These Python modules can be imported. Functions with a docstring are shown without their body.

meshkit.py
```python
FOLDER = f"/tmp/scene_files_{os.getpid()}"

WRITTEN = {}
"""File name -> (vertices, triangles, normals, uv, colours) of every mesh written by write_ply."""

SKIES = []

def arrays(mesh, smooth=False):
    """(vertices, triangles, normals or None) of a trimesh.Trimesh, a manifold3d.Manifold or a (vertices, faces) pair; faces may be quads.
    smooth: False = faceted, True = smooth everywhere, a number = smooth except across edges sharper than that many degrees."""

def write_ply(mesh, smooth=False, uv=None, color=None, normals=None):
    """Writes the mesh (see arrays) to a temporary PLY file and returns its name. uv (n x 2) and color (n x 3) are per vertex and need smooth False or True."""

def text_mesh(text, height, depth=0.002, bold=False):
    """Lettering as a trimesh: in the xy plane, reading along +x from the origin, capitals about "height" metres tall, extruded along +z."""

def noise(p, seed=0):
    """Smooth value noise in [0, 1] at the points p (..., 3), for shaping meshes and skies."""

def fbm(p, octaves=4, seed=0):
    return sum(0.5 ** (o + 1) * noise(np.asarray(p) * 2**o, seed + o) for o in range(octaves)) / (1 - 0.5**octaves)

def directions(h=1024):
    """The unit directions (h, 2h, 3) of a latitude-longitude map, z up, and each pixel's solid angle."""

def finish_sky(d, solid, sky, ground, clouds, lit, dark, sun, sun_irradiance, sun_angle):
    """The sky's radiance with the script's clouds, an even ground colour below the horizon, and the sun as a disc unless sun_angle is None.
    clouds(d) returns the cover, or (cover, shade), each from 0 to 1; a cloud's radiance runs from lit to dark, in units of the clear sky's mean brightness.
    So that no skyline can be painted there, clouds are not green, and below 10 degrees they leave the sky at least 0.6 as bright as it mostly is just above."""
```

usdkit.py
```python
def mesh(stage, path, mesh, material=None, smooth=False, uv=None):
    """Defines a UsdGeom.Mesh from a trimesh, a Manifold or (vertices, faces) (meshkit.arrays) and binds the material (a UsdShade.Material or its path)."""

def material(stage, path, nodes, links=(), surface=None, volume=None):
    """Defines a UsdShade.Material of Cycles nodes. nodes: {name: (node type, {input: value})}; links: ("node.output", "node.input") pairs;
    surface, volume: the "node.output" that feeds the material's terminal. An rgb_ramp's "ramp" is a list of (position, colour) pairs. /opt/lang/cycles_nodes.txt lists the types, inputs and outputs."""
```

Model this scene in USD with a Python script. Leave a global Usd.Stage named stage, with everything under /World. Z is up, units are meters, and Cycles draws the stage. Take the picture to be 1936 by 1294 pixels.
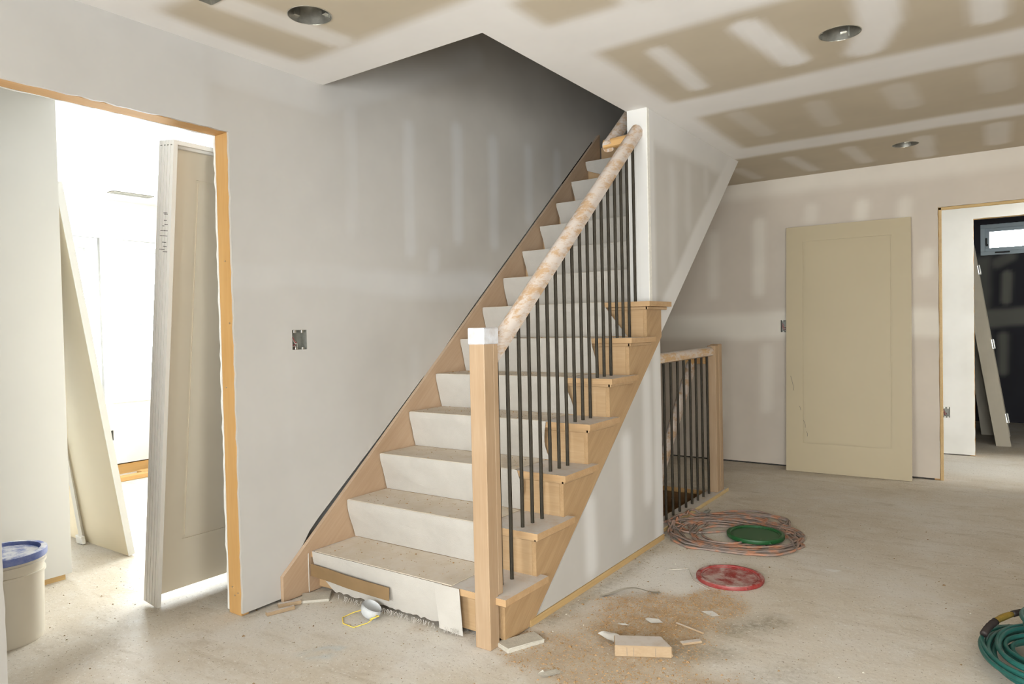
import math, numpy as np, trimesh, shapely, usdkit, meshkit
from shapely.geometry import Polygon, Point, box as sbox
from shapely import affinity
from scipy.spatial import ConvexHull
from pxr import Usd, UsdGeom, UsdLux, UsdShade, Gf, Sdf, Vt

stage = Usd.Stage.CreateInMemory()
UsdGeom.SetStageUpAxis(stage, 'Z'); UsdGeom.SetStageMetersPerUnit(stage, 1.0)
UsdGeom.Xform.Define(stage, '/World'); UsdGeom.Scope.Define(stage, '/World/Looks')
rng = np.random.default_rng(7)
T = Sdf.ValueTypeNames

# ------------------------------------------------------------------ camera, sky, window light
YAW, TILT, ROLL, FPX = 0.6108, -0.021, -0.0223, 1319.3
EYE = (2.7054, -2.1345, 1.2347)
fw = np.array([-math.sin(YAW)*math.cos(TILT), math.cos(YAW)*math.cos(TILT), math.sin(TILT)])
r0 = np.array([math.cos(YAW), math.sin(YAW), 0.0]); u0 = np.cross(r0, fw)
rt = math.cos(ROLL)*r0 + math.sin(ROLL)*u0; up = -math.sin(ROLL)*r0 + math.cos(ROLL)*u0
cam = UsdGeom.Camera.Define(stage, '/World/camera')
cam.CreateHorizontalApertureAttr(36.0); cam.CreateVerticalApertureAttr(36.0*1294/1936)
cam.CreateFocalLengthAttr(36.0*FPX/1936); cam.CreateClippingRangeAttr(Gf.Vec2f(0.05, 100))
cam.AddTransformOp().Set(Gf.Matrix4d(*rt, 0, *up, 0, *(-fw), 0, *EYE, 1))
EXPOSURE = 0.0
cam.CreateExposureAttr(EXPOSURE)

dome = UsdLux.DomeLight.Define(stage, '/World/sky_light')
dome.CreateColorAttr(Gf.Vec3f(0.93, 0.97, 1.0)); dome.CreateIntensityAttr(2.2)

def window_light(name, pos, face, w, h, power, color=(1, 1, 1)):
    """daylight entering through one window: a panel of overcast sky right outside its glass"""
    l = UsdLux.RectLight.Define(stage, '/World/' + name)
    l.AddTranslateOp().Set(Gf.Vec3d(*pos))
    if face == '+y': l.AddRotateXYZOp().Set(Gf.Vec3f(90, 0, 0))
    if face == '-y': l.AddRotateXYZOp().Set(Gf.Vec3f(-90, 0, 0))
    if face == '-x': l.AddRotateXYZOp().Set(Gf.Vec3f(0, 90, 0))
    if face == '+x': l.AddRotateXYZOp().Set(Gf.Vec3f(0, -90, 0))
    l.CreateWidthAttr(w); l.CreateHeightAttr(h)
    l.CreateIntensityAttr(power); l.CreateColorAttr(Gf.Vec3f(*color))
WARM = (1.0, 0.975, 0.945); COOL = (0.90, 0.95, 1.0)
window_light('daylight_patio', (3.55, -3.99, 0.95), '+y', 1.9, 1.75, 24, WARM)
window_light('daylight_front', (1.05, -3.99, 1.40), '+y', 1.3, 1.3, 22, WARM)
window_light('added_daylight_side', (5.79, -1.9, 1.40), '-x', 1.3, 1.3, 11, WARM)  # unseen side window lamp, added to brighten the left wall and stairs
window_light('daylight_far_room_a', (-3.97, 0.40, 1.35), '+x', 0.85, 1.5, 97, COOL)
window_light('daylight_far_room_b', (-3.97, 1.33, 1.35), '+x', 0.85, 1.5, 97, COOL)
window_light('added_daylight_far_room_c', (-2.1, 2.79, 1.40), '-y', 1.6, 1.4, 26, (1, 0.985, 0.96))  # lamp of an unseen window, added to brighten the far room
window_light('daylight_hall', (5.79, 4.70, 1.30), '-x', 0.9, 1.9, 42, (1, 0.95, 0.87))
window_light('daylight_small', (3.05, 8.02, 2.13), '-y', 1.0, 0.36, 9, COOL)

# ------------------------------------------------------------------ measured sizes
RUN, RISE, NOS, XS, WT, WS = 0.2305, 0.1944, 0.0448, 0.0221, 1.155, 1.1163
H, YB, YW, WW, WI = 2.4403, 4.0364, 1.5044, 1.1042, 0.9846
XR, YF = 5.6, -3.8
YJ, YJ2, ZJ = -0.3545, -1.232, 2.1008
SL = RISE/RUN
def slope(y): return SL*(y - 0.25)

# ------------------------------------------------------------------ materials
MATS = {}
def N(stage_name, nodes, links, surface='p.BSDF'):
    m = usdkit.material(stage, '/World/Looks/' + stage_name, nodes, links, surface=surface); MATS[stage_name] = m; return m
def mixes(base, layers):
    """nodes and links that lay colours over one another. layers: (mask source, colour)"""
    nodes, links, cur = {}, [], base
    for i, (src, c) in enumerate(layers):
        n = f'mx{i}'; nodes[n] = ('mix_color', {'blend_type': 'mix', 'b': c})
        links.append((src, f'{n}.fac'))
        if isinstance(cur, str): links.append((cur, f'{n}.a'))
        else: nodes[n][1]['a'] = cur
        cur = f'{n}.result'
    return nodes, links, cur
def plain(name, color, rough=0.6, var=0.06, scale=9.0, bump=0.0, bscale=60.0, metallic=0.0, spec=0.4):
    c = np.array(color, float)
    nodes = {'g': ('geometry', {}), 'n': ('noise_texture', {'scale': scale, 'detail': 5.0, 'roughness': 0.6}),
             'r': ('rgb_ramp', {'ramp': [(0.25, tuple(c*(1-var))), (0.75, tuple(np.minimum(c*(1+var), 1)))]}),
             'p': ('principled_bsdf', {'roughness': rough, 'metallic': metallic, 'specular_ior_level': spec})}
    links = [('g.position', 'n.vector'), ('n.fac', 'r.fac'), ('r.color', 'p.base_color')]
    if bump:
        nodes['n2'] = ('noise_texture', {'scale': bscale, 'detail': 4.0}); nodes['b'] = ('bump', {'strength': bump, 'distance': 0.004})
        links += [('g.position', 'n2.vector'), ('n2.fac', 'b.height'), ('b.normal', 'p.normal')]
    return N(name, nodes, links)
def drywall(name, paper, mud):
    pa, mu = np.array(paper), np.array(mud)
    nodes = {'g': ('geometry', {}), 'a': ('attribute', {'attribute': 'mud'}),
             'n': ('noise_texture', {'scale': 2.2, 'detail': 6.0, 'roughness': 0.6}), 'n2': ('noise_texture', {'scale': 70.0, 'detail': 3.0}),
             'rp': ('rgb_ramp', {'ramp': [(0.3, tuple(pa*0.94)), (0.7, tuple(pa*1.05))]}),
             'rm': ('rgb_ramp', {'ramp': [(0.3, tuple(mu*0.96)), (0.7, tuple(mu*1.03))]}),
             'mx': ('mix_color', {'blend_type': 'mix'}), 'b': ('bump', {'strength': 0.06, 'distance': 0.002}),
             'p': ('principled_bsdf', {'roughness': 0.75, 'specular_ior_level': 0.25})}
    links = [('g.position', 'n.vector'), ('g.position', 'n2.vector'), ('n.fac', 'rp.fac'), ('n.fac', 'rm.fac'), ('a.fac', 'mx.fac'),
             ('rp.color', 'mx.a'), ('rm.color', 'mx.b'), ('mx.result', 'p.base_color'), ('n2.fac', 'b.height'), ('b.normal', 'p.normal')]
    return N(name, nodes, links)
def wood(name, c1, c2, axis='z', fine=1.0, rough=0.5, dust=0.0, patch=None, rot=(0, 0, 0)):
    """straight-grained wood, grain along axis; dust: how much plaster dust lies on faces that look up; patch: plaster smears (threshold)"""
    s = {'x': (1.6, 26, 26), 'y': (26, 1.6, 26), 'z': (26, 26, 1.6)}[axis]
    nodes = {'g': ('geometry', {}), 'm0': ('mapping', {'rotation': rot}), 'm': ('mapping', {'scale': tuple(v*fine for v in s)}),
             'n': ('noise_texture', {'scale': 1.0, 'detail': 6.0, 'roughness': 0.62, 'distortion': 0.5}),
             'm2': ('mapping', {'scale': tuple(v*fine*6 for v in s)}), 'n2': ('noise_texture', {'scale': 1.0, 'detail': 3.0}),
             'mxn': ('mix_float', {'fac': 0.35}), 'nl': ('noise_texture', {'scale': 2.3, 'detail': 2.0}), 'mxl': ('mix_float', {'fac': 0.3}),
             'r': ('rgb_ramp', {'ramp': [(0.34, c2), (0.5, tuple((np.array(c1)+np.array(c2))/2)), (0.66, c1)]}),
             'b': ('bump', {'strength': 0.12, 'distance': 0.001}), 'p': ('principled_bsdf', {'roughness': rough, 'specular_ior_level': 0.35})}
    links = [('g.position', 'm0.vector'), ('m0.vector', 'm.vector'), ('m0.vector', 'm2.vector'), ('m.vector', 'n.vector'), ('m2.vector', 'n2.vector'),
             ('n.fac', 'mxn.a'), ('n2.fac', 'mxn.b'), ('g.position', 'nl.vector'), ('mxn.result', 'mxl.a'), ('nl.fac', 'mxl.b'), ('mxl.result', 'r.fac'),
             ('mxn.result', 'b.height'), ('b.normal', 'p.normal')]
    layers = []
    if patch is not None:
        nodes['pm'] = ('mapping', {'rotation': (0.7, 0, 0), 'scale': (24, 7.0, 24)})
        nodes['pn'] = ('noise_texture', {'scale': 1.0, 'detail': 9.0, 'roughness': 0.74, 'distortion': 0.15})
        nodes['pr'] = ('map_range', {'from_min': patch-0.05, 'from_max': patch+0.06, 'to_min': 0.0, 'to_max': 0.8, 'clamp': True})
        links += [('g.position', 'pm.vector'), ('pm.vector', 'pn.vector'), ('pn.fac', 'pr.value')]
        layers.append(('pr.result', (0.63, 0.58, 0.55)))
    if dust:
        nodes['sx'] = ('separate_xyz', {}); nodes['dr'] = ('map_range', {'from_min': 0.72, 'from_max': 0.97, 'to_min': 0.0, 'to_max': dust, 'clamp': True})
        nodes['dn'] = ('noise_texture', {'scale': 14.0, 'detail': 6.0, 'roughness': 0.7}); nodes['dn2'] = ('map_range', {'from_min': 0.3, 'from_max': 0.5, 'to_min': 0.55, 'to_max': 1.0, 'clamp': True})
        nodes['dm'] = ('math', {'math_type': 'multiply'})
        links += [('g.normal', 'sx.vector'), ('sx.z', 'dr.value'), ('g.position', 'dn.vector'), ('dn.fac', 'dn2.value'), ('dr.result', 'dm.value1'), ('dn2.result', 'dm.value2')]
        layers.append(('dm.value', (0.62, 0.585, 0.56)))
    n2, l2, cur = mixes('r.color', layers); nodes.update(n2); links += l2 + [(cur, 'p.base_color')]
    return N(name, nodes, links)

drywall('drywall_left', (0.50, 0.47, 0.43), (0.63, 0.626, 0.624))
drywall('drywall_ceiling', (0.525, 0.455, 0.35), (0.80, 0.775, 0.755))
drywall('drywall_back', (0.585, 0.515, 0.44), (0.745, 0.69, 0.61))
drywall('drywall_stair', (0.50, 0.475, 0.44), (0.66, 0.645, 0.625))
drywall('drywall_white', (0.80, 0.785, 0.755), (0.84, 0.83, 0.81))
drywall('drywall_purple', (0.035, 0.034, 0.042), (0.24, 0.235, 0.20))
plain('drywall_edge', (0.78, 0.755, 0.70), 0.9, 0.1, 60)
plain('dark_cavity', (0.05, 0.045, 0.04), 0.9)  # near-black: the dark of unlit hollows put into the colour
OAK1, OAK2 = (0.53, 0.355, 0.20), (0.41, 0.25, 0.12)
wood('oak_across', OAK1, OAK2, 'x', dust=0.95)
wood('oak_front', (0.50, 0.345, 0.20), (0.40, 0.255, 0.13), 'x')
wood('oak_slope', (0.49, 0.33, 0.18), (0.35, 0.215, 0.105), 'y', rot=(-0.70, 0, 0))
wood('oak_skirt', (0.52, 0.37, 0.25), (0.42, 0.28, 0.175), 'y', fine=0.6, rot=(-0.70, 0, 0), dust=0.7)
wood('oak_post', (0.44, 0.315, 0.205), (0.34, 0.22, 0.125), 'z', fine=0.8)
wood('oak_rail', (0.56, 0.39, 0.25), (0.44, 0.285, 0.165), 'y', patch=0.47, rot=(-0.70, 0, 0))
wood('oak_rail_flat', (0.62, 0.42, 0.23), (0.48, 0.29, 0.135), 'y', patch=0.50, dust=0.9)
wood('oak_return', (0.68, 0.43, 0.20), (0.56, 0.32, 0.12), 'x', dust=0.6)
wood('pine_stud', (0.60, 0.365, 0.15), (0.50, 0.275, 0.09), 'z', fine=0.55)
wood('pine_header', (0.60, 0.37, 0.155), (0.50, 0.275, 0.09), 'y', fine=0.55, rough=0.9)
wood('pine_trim', (0.60, 0.42, 0.20), (0.46, 0.30, 0.13), 'y', fine=0.7)
wood('pine_trim_across', (0.62, 0.43, 0.19), (0.47, 0.31, 0.12), 'x', fine=0.7)
wood('pine_scrap', (0.43, 0.315, 0.20), (0.33, 0.225, 0.13), 'x', dust=0.75)
wood('oak_cellar', (0.30, 0.17, 0.07), (0.20, 0.105, 0.04), 'x')
wood('pine_curb', (0.62, 0.47, 0.25), (0.50, 0.35, 0.16), 'y', dust=0.97)
plain('black_iron', (0.038, 0.031, 0.021), 0.62, 0.25, 30, spec=0.25)
plain('canvas', (0.49, 0.46, 0.42), 0.9, 0.07, 7, bump=0.3, bscale=240)
plain('cardboard', (0.235, 0.15, 0.072), 0.6, 0.10, 12, bump=0.15)
plain('door_cream', (0.47, 0.392, 0.26), 0.5, 0.02, 3)
plain('door_cream_lit', (0.86, 0.755, 0.56), 0.5, 0.02, 3)  # door_cream lifted: the bright room's light put into the colour
plain('door_cream_lit_hung', (0.88, 0.79, 0.64), 0.5, 0.02, 3)  # same door cream, raised further for the light on the prehung slab
plain('jamb_primer', (0.82, 0.80, 0.76), 0.5, 0.02, 6)
plain('white_primer', (0.53, 0.53, 0.525), 0.5, 0.015, 4)
plain('jamb_tan', (0.46, 0.415, 0.33), 0.6, 0.05, 6)
plain('ink', (0.16, 0.15, 0.14), 0.8)
plain('vinyl_white', (0.85, 0.86, 0.86), 0.35, 0.01, 5)
plain('vinyl_blue', (0.50, 0.58, 0.63), 0.4, 0.02, 5)
plain('steel', (0.62, 0.62, 0.60), 0.35, 0.1, 25, metallic=1.0)
plain('galvanised', (0.62, 0.60, 0.54), 0.32, 0.22, 30, metallic=0.9)
plain('box_steel', (0.30, 0.30, 0.27), 0.5, 0.2, 40, metallic=0.5)
plain('black_plastic', (0.02, 0.02, 0.02), 0.5)
plain('wire_red', (0.42, 0.09, 0.10), 0.5, 0.1)
plain('wire_white', (0.75, 0.72, 0.68), 0.5, 0.1)
plain('paper_scrap', (0.70, 0.68, 0.65), 0.9, 0.04, 20)
plain('gypsum', (0.50, 0.465, 0.40), 0.95, 0.12, 50, bump=0.4, bscale=150)
plain('mask_white', (0.55, 0.56, 0.57), 0.9, 0.02, 20)
plain('mask_yellow', (0.80, 0.60, 0.10), 0.6, 0.05)
plain('hose_teal', (0.012, 0.098, 0.084), 0.42, 0.3, 14, spec=0.5)
plain('hose_cuff', (0.025, 0.018, 0.017), 0.6, 0.3, 30)
plain('brass', (0.32, 0.22, 0.05), 0.45, 0.3, 40, metallic=0.7)
plain('sawdust', (0.37, 0.23, 0.11), 0.95, 0.25, 90)
plain('tie_red', (0.35, 0.10, 0.06), 0.5)
def dusty(name, c, cover, d=(0.66, 0.60, 0.57), scale=16.0, rough=0.45):
    nodes = {'g': ('geometry', {}), 'n': ('noise_texture', {'scale': scale, 'detail': 8.0, 'roughness': 0.72}), 'sx': ('separate_xyz', {}),
             'u': ('map_range', {'from_min': 0.7, 'from_max': 0.98, 'to_min': 0.15, 'to_max': 1.0, 'clamp': True}),
             'm': ('map_range', {'from_min': cover-0.05, 'from_max': cover+0.12, 'to_min': 0.0, 'to_max': 0.85, 'clamp': True}), 'x': ('math', {'math_type': 'multiply'}),
             'mx': ('mix_color', {'blend_type': 'mix', 'a': c, 'b': d}), 'p': ('principled_bsdf', {'roughness': rough})}
    N(name, nodes, [('g.position', 'n.vector'), ('n.fac', 'm.value'), ('g.normal', 'sx.vector'), ('sx.z', 'u.value'), ('m.result', 'x.value1'), ('u.result', 'x.value2'),
                    ('x.value', 'mx.fac'), ('mx.result', 'p.base_color')])
dusty('lid_red', (0.26, 0.022, 0.02), 0.47, (0.50, 0.40, 0.37), 11.0)
dusty('lid_green', (0.008, 0.075, 0.018), 0.68, (0.25, 0.33, 0.24))
dusty('lid_blue', (0.10, 0.15, 0.42), 0.44, (0.72, 0.72, 0.72))
dusty('bucket_plastic', (0.62, 0.57, 0.47), 0.40, (0.70, 0.66, 0.57), 6.0)
dusty('cover_board', (0.60, 0.515, 0.41), 0.45, (0.66, 0.59, 0.51), 9.0, 0.9)
# twisted extension cord: dull orange and grey along its length
N('cord_twist', {'g': ('geometry', {}), 'n': ('noise_texture', {'scale': 17.0, 'detail': 1.5}),
                 'r': ('rgb_ramp', {'ramp': [(0.40, (0.22, 0.175, 0.155)), (0.52, (0.30, 0.205, 0.165)), (0.62, (0.40, 0.19, 0.115))]}),
                 'p': ('principled_bsdf', {'roughness': 0.55})}, [('g.position', 'n.vector'), ('n.fac', 'r.fac'), ('r.color', 'p.base_color')])
# plastic film round the newel's top
N('film_wrap', {'g': ('geometry', {}), 'n': ('noise_texture', {'scale': 22.0, 'detail': 5.0}), 'r': ('rgb_ramp', {'ramp': [(0.3, (0.50, 0.475, 0.475)), (0.7, (0.66, 0.68, 0.73))]}),
                'n2': ('noise_texture', {'scale': 45.0, 'detail': 3.0}), 'b': ('bump', {'strength': 0.5, 'distance': 0.004}),
                'p': ('principled_bsdf', {'roughness': 0.25, 'specular_ior_level': 0.6})},
  [('g.position', 'n.vector'), ('n.fac', 'r.fac'), ('r.color', 'p.base_color'), ('g.position', 'n2.vector'), ('n2.fac', 'b.height'), ('b.normal', 'p.normal')])
# window pane
N('pane', {'t': ('transparent_bsdf', {'color': (0.96, 0.98, 0.98)}), 'gl': ('glossy_bsdf', {'roughness': 0.02, 'color': (0.9, 0.95, 0.97)}), 'f': ('fresnel', {'IOR': 1.45}), 'mx': ('mix_closure', {})},
  [('f.fac', 'mx.fac'), ('t.BSDF', 'mx.closure1'), ('gl.BSDF', 'mx.closure2')], surface='mx.closure')
# dusty subfloor
N('subfloor', {'g': ('geometry', {}), 'a_saw': ('attribute', {'attribute': 'saw'}), 'a_dirt': ('attribute', {'attribute': 'dirt'}), 'a_white': ('attribute', {'attribute': 'white'}), 'a_blue': ('attribute', {'attribute': 'chalk'}),
    'n1': ('noise_texture', {'scale': 1.5, 'detail': 6.0, 'roughness': 0.62, 'distortion': 0.4}),
    'ms': ('mapping', {'rotation': (0, 0, 0.35), 'scale': (3.0, 11.0, 6.0)}), 'n2': ('noise_texture', {'scale': 1.0, 'detail': 8.0, 'roughness': 0.7, 'distortion': 0.6}),
    'n3': ('noise_texture', {'scale': 38.0, 'detail': 5.0, 'roughness': 0.7}), 'n4': ('noise_texture', {'scale': 9.0, 'detail': 7.0, 'roughness': 0.75}),
    'r1': ('rgb_ramp', {'ramp': [(0.34, (0.545, 0.48, 0.39)), (0.52, (0.605, 0.55, 0.475)), (0.68, (0.65, 0.615, 0.57))]}),
    's2': ('map_range', {'from_min': 0.53, 'from_max': 0.70, 'to_min': 0.0, 'to_max': 0.55, 'clamp': True}),
    's3': ('map_range', {'from_min': 0.60, 'from_max': 0.72, 'to_min': 0.0, 'to_max': 0.45, 'clamp': True}),
    's4': ('map_range', {'from_min': 0.50, 'from_max': 0.68, 'to_min': 0.0, 'to_max': 0.55, 'clamp': True}),
    'w1': ('math', {'math_type': 'multiply_add', 'value2': 1.6, 'value3': -0.45}), 'w2': ('math', {'math_type': 'multiply', 'use_clamp': True}),
    'd1': ('math', {'math_type': 'multiply_add', 'value2': 2.2, 'value3': -0.6, 'use_clamp': True}), 'd2': ('math', {'math_type': 'multiply', 'use_clamp': True}),
    'q1': ('math', {'math_type': 'multiply_add', 'value2': 2.4, 'value3': -0.55, 'use_clamp': True}), 'q2': ('math', {'math_type': 'multiply', 'use_clamp': True}),
    'n5': ('noise_texture', {'scale': 85.0, 'detail': 3.0, 'roughness': 0.6}), 's5': ('map_range', {'from_min': 0.625, 'from_max': 0.675, 'to_min': 0.0, 'to_max': 0.85, 'clamp': True}), 's6': ('map_range', {'from_min': 0.375, 'from_max': 0.325, 'to_min': 0.0, 'to_max': 0.75, 'clamp': True}),
    'b': ('bump', {'strength': 0.35, 'distance': 0.004}), 'p': ('principled_bsdf', {'roughness': 0.75, 'specular_ior_level': 0.35}),
    **mixes('r1.color', [('s2.result', (0.385, 0.315, 0.225)), ('s4.result', (0.66, 0.635, 0.585)), ('a_white.fac', (0.70, 0.675, 0.64)), ('q2.value', (0.375, 0.245, 0.125)), ('d2.value', (0.20, 0.17, 0.115)), ('a_blue.fac', (0.40, 0.52, 0.60)), ('s3.result', (0.36, 0.30, 0.22)), ('s5.result', (0.72, 0.70, 0.66)), ('s6.result', (0.25, 0.205, 0.15))])[0]},
  [('g.position', 'n1.vector'), ('g.position', 'ms.vector'), ('ms.vector', 'n2.vector'), ('g.position', 'n3.vector'), ('g.position', 'n4.vector'), ('n1.fac', 'r1.fac'), ('n2.fac', 's2.value'), ('n3.fac', 's3.value'), ('n4.fac', 's4.value'),
   ('n3.fac', 'd1.value1'), ('a_dirt.fac', 'd2.value1'), ('d1.value', 'd2.value2'), ('n4.fac', 'q1.value1'), ('a_saw.fac', 'q2.value1'), ('q1.value', 'q2.value2'),
   ('g.position', 'n5.vector'), ('n5.fac', 's5.value'), ('n5.fac', 's6.value'), ('n3.fac', 'b.height'), ('b.normal', 'p.normal')]
  + mixes('r1.color', [('s2.result', (0,)*3), ('s4.result', (0,)*3), ('a_white.fac', (0,)*3), ('q2.value', (0,)*3), ('d2.value', (0,)*3), ('a_blue.fac', (0,)*3), ('s3.result', (0,)*3), ('s5.result', (0,)*3), ('s6.result', (0,)*3)])[1] + [('mx8.result', 'p.base_color')])

# ------------------------------------------------------------------ prims
USED = {}
def numbered(parent, name):
    k = (parent, name); n = USED.get(k, 0); USED[k] = n + 1
    return name if n == 0 else f'{name}_{n:03d}'
def path_of(parent): return '/World' if parent is None else str(parent.GetPath())
def tag(p, label=None, cat=None, group=None, kind=None):
    for k, v in (('label', label), ('category', cat), ('group', group), ('kind', kind)):
        if v: p.SetCustomDataByKey(k, v)
    return p
def thing(name, label, cat=None, loc=(0, 0, 0), rot=None, group=None, kind=None):
    x = UsdGeom.Xform.Define(stage, '/World/' + numbered('/World', name)); x.AddTranslateOp().Set(Gf.Vec3d(*map(float, loc)))
    if rot is not None: x.AddTransformOp().Set(rot)
    return tag(x.GetPrim(), label, cat, group, kind)
def put(name, mesh, mat, parent=None, label=None, cat=None, group=None, kind=None, smooth=False, attrs=None):
    pp = path_of(parent)
    m = usdkit.mesh(stage, f'{pp}/{numbered(pp, name)}', mesh, MATS[mat], smooth=smooth)
    for k, v in (attrs or {}).items():
        UsdGeom.PrimvarsAPI(m).CreatePrimvar(k, T.FloatArray, 'vertex').Set(Vt.FloatArray.FromNumpy(np.asarray(v, np.float32)))
    return tag(m.GetPrim(), label, cat, group, kind)
def rotm(axis, deg):
    return Gf.Matrix4d().SetRotate(Gf.Rotation(Gf.Vec3d(*axis), deg))

# ------------------------------------------------------------------ mesh helpers
def bx(x0, x1, y0, y1, z0, z1, c=0.0):
    """box; c > 0 chamfers its edges"""
    if c <= 0:
        return trimesh.creation.box(bounds=[(x0, y0, z0), (x1, y1, z1)])
    pts = []
    for sx, ex in ((x0, 1), (x1, -1)):
        for sy, ey in ((y0, 1), (y1, -1)):
            for sz, ez in ((z0, 1), (z1, -1)):
                pts += [(sx, sy+ey*c, sz+ez*c), (sx+ex*c, sy, sz+ez*c), (sx+ex*c, sy+ey*c, sz)]
    return trimesh.convex.convex_hull(np.array(pts))
def cat(ms): return trimesh.util.concatenate([m for m in ms if m is not None])
def tube(pts, r, n=8, cap=True):
    pts = np.asarray(pts, float); m = len(pts); r = np.broadcast_to(r, m)
    t = np.gradient(pts, axis=0); t /= np.linalg.norm(t, axis=1, keepdims=True)
    a = np.array([0, 0, 1.0]) if abs(t[0][2]) < 0.9 else np.array([1.0, 0, 0])
    u = np.cross(t[0], a); u /= np.linalg.norm(u); rings = []
    for i in range(m):
        u = u - t[i]*(u @ t[i]); u /= np.linalg.norm(u); v = np.cross(t[i], u)
        ang = np.arange(n)/n*2*np.pi
        rings.append(pts[i] + r[i]*(np.cos(ang)[:, None]*u + np.sin(ang)[:, None]*v))
    V = np.vstack(rings); F = []
    for i in range(m-1):
        for j in range(n):
            a0, a1 = i*n+j, i*n+(j+1) % n; F += [(a0, a1, a1+n), (a0, a1+n, a0+n)]
    if cap:
        V = np.vstack([V, pts[:1], pts[-1:]])
        for j in range(n):
            F += [(len(V)-2, (j+1) % n, j), (len(V)-1, (m-1)*n+j, (m-1)*n+(j+1) % n)]
    return trimesh.Trimesh(V, np.array(F), process=False)
def lathe(profile, n=48, center=(0, 0, 0)):
    p = np.asarray(profile, float); a = np.arange(n)/n*2*np.pi
    V = np.stack([p[:, None, 0]*np.cos(a), p[:, None, 0]*np.sin(a), np.broadcast_to(p[:, None, 1], (len(p), n))], -1).reshape(-1, 3) + np.array(center)
    F = []
    for i in range(len(p)-1):
        for j in range(n):
            b0, b1 = i*n+j, i*n+(j+1) % n; F += [(b0, b1, b1+n), (b0, b1+n, b0+n)]
    m = trimesh.Trimesh(V, np.array(F), process=False); m.merge_vertices(); m.update_faces(m.nondegenerate_faces()); return m
def extrude(poly, O, U, Vv, depth):
    """polygon in the (U, V) plane at O, extruded by depth along U x V"""
    m = trimesh.creation.extrude_polygon(poly, abs(depth), engine='earcut')
    O, U, Vv = np.array(O, float), np.array(U, float), np.array(Vv, float); W = np.cross(U, Vv)
    v = m.vertices.copy(); z = v[:, 2] if depth > 0 else v[:, 2] - abs(depth)
    return trimesh.Trimesh(O + v[:, :1]*U + v[:, 1:2]*Vv + z[:, None]*W, m.faces, process=False)
def earcut(poly):
    out = []
    for g in getattr(poly, 'geoms', [poly]):
        if g.geom_type == 'Polygon' and g.area > 1e-10:
            out.append(trimesh.creation.triangulate_polygon(g, engine='earcut'))
    return out
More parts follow.
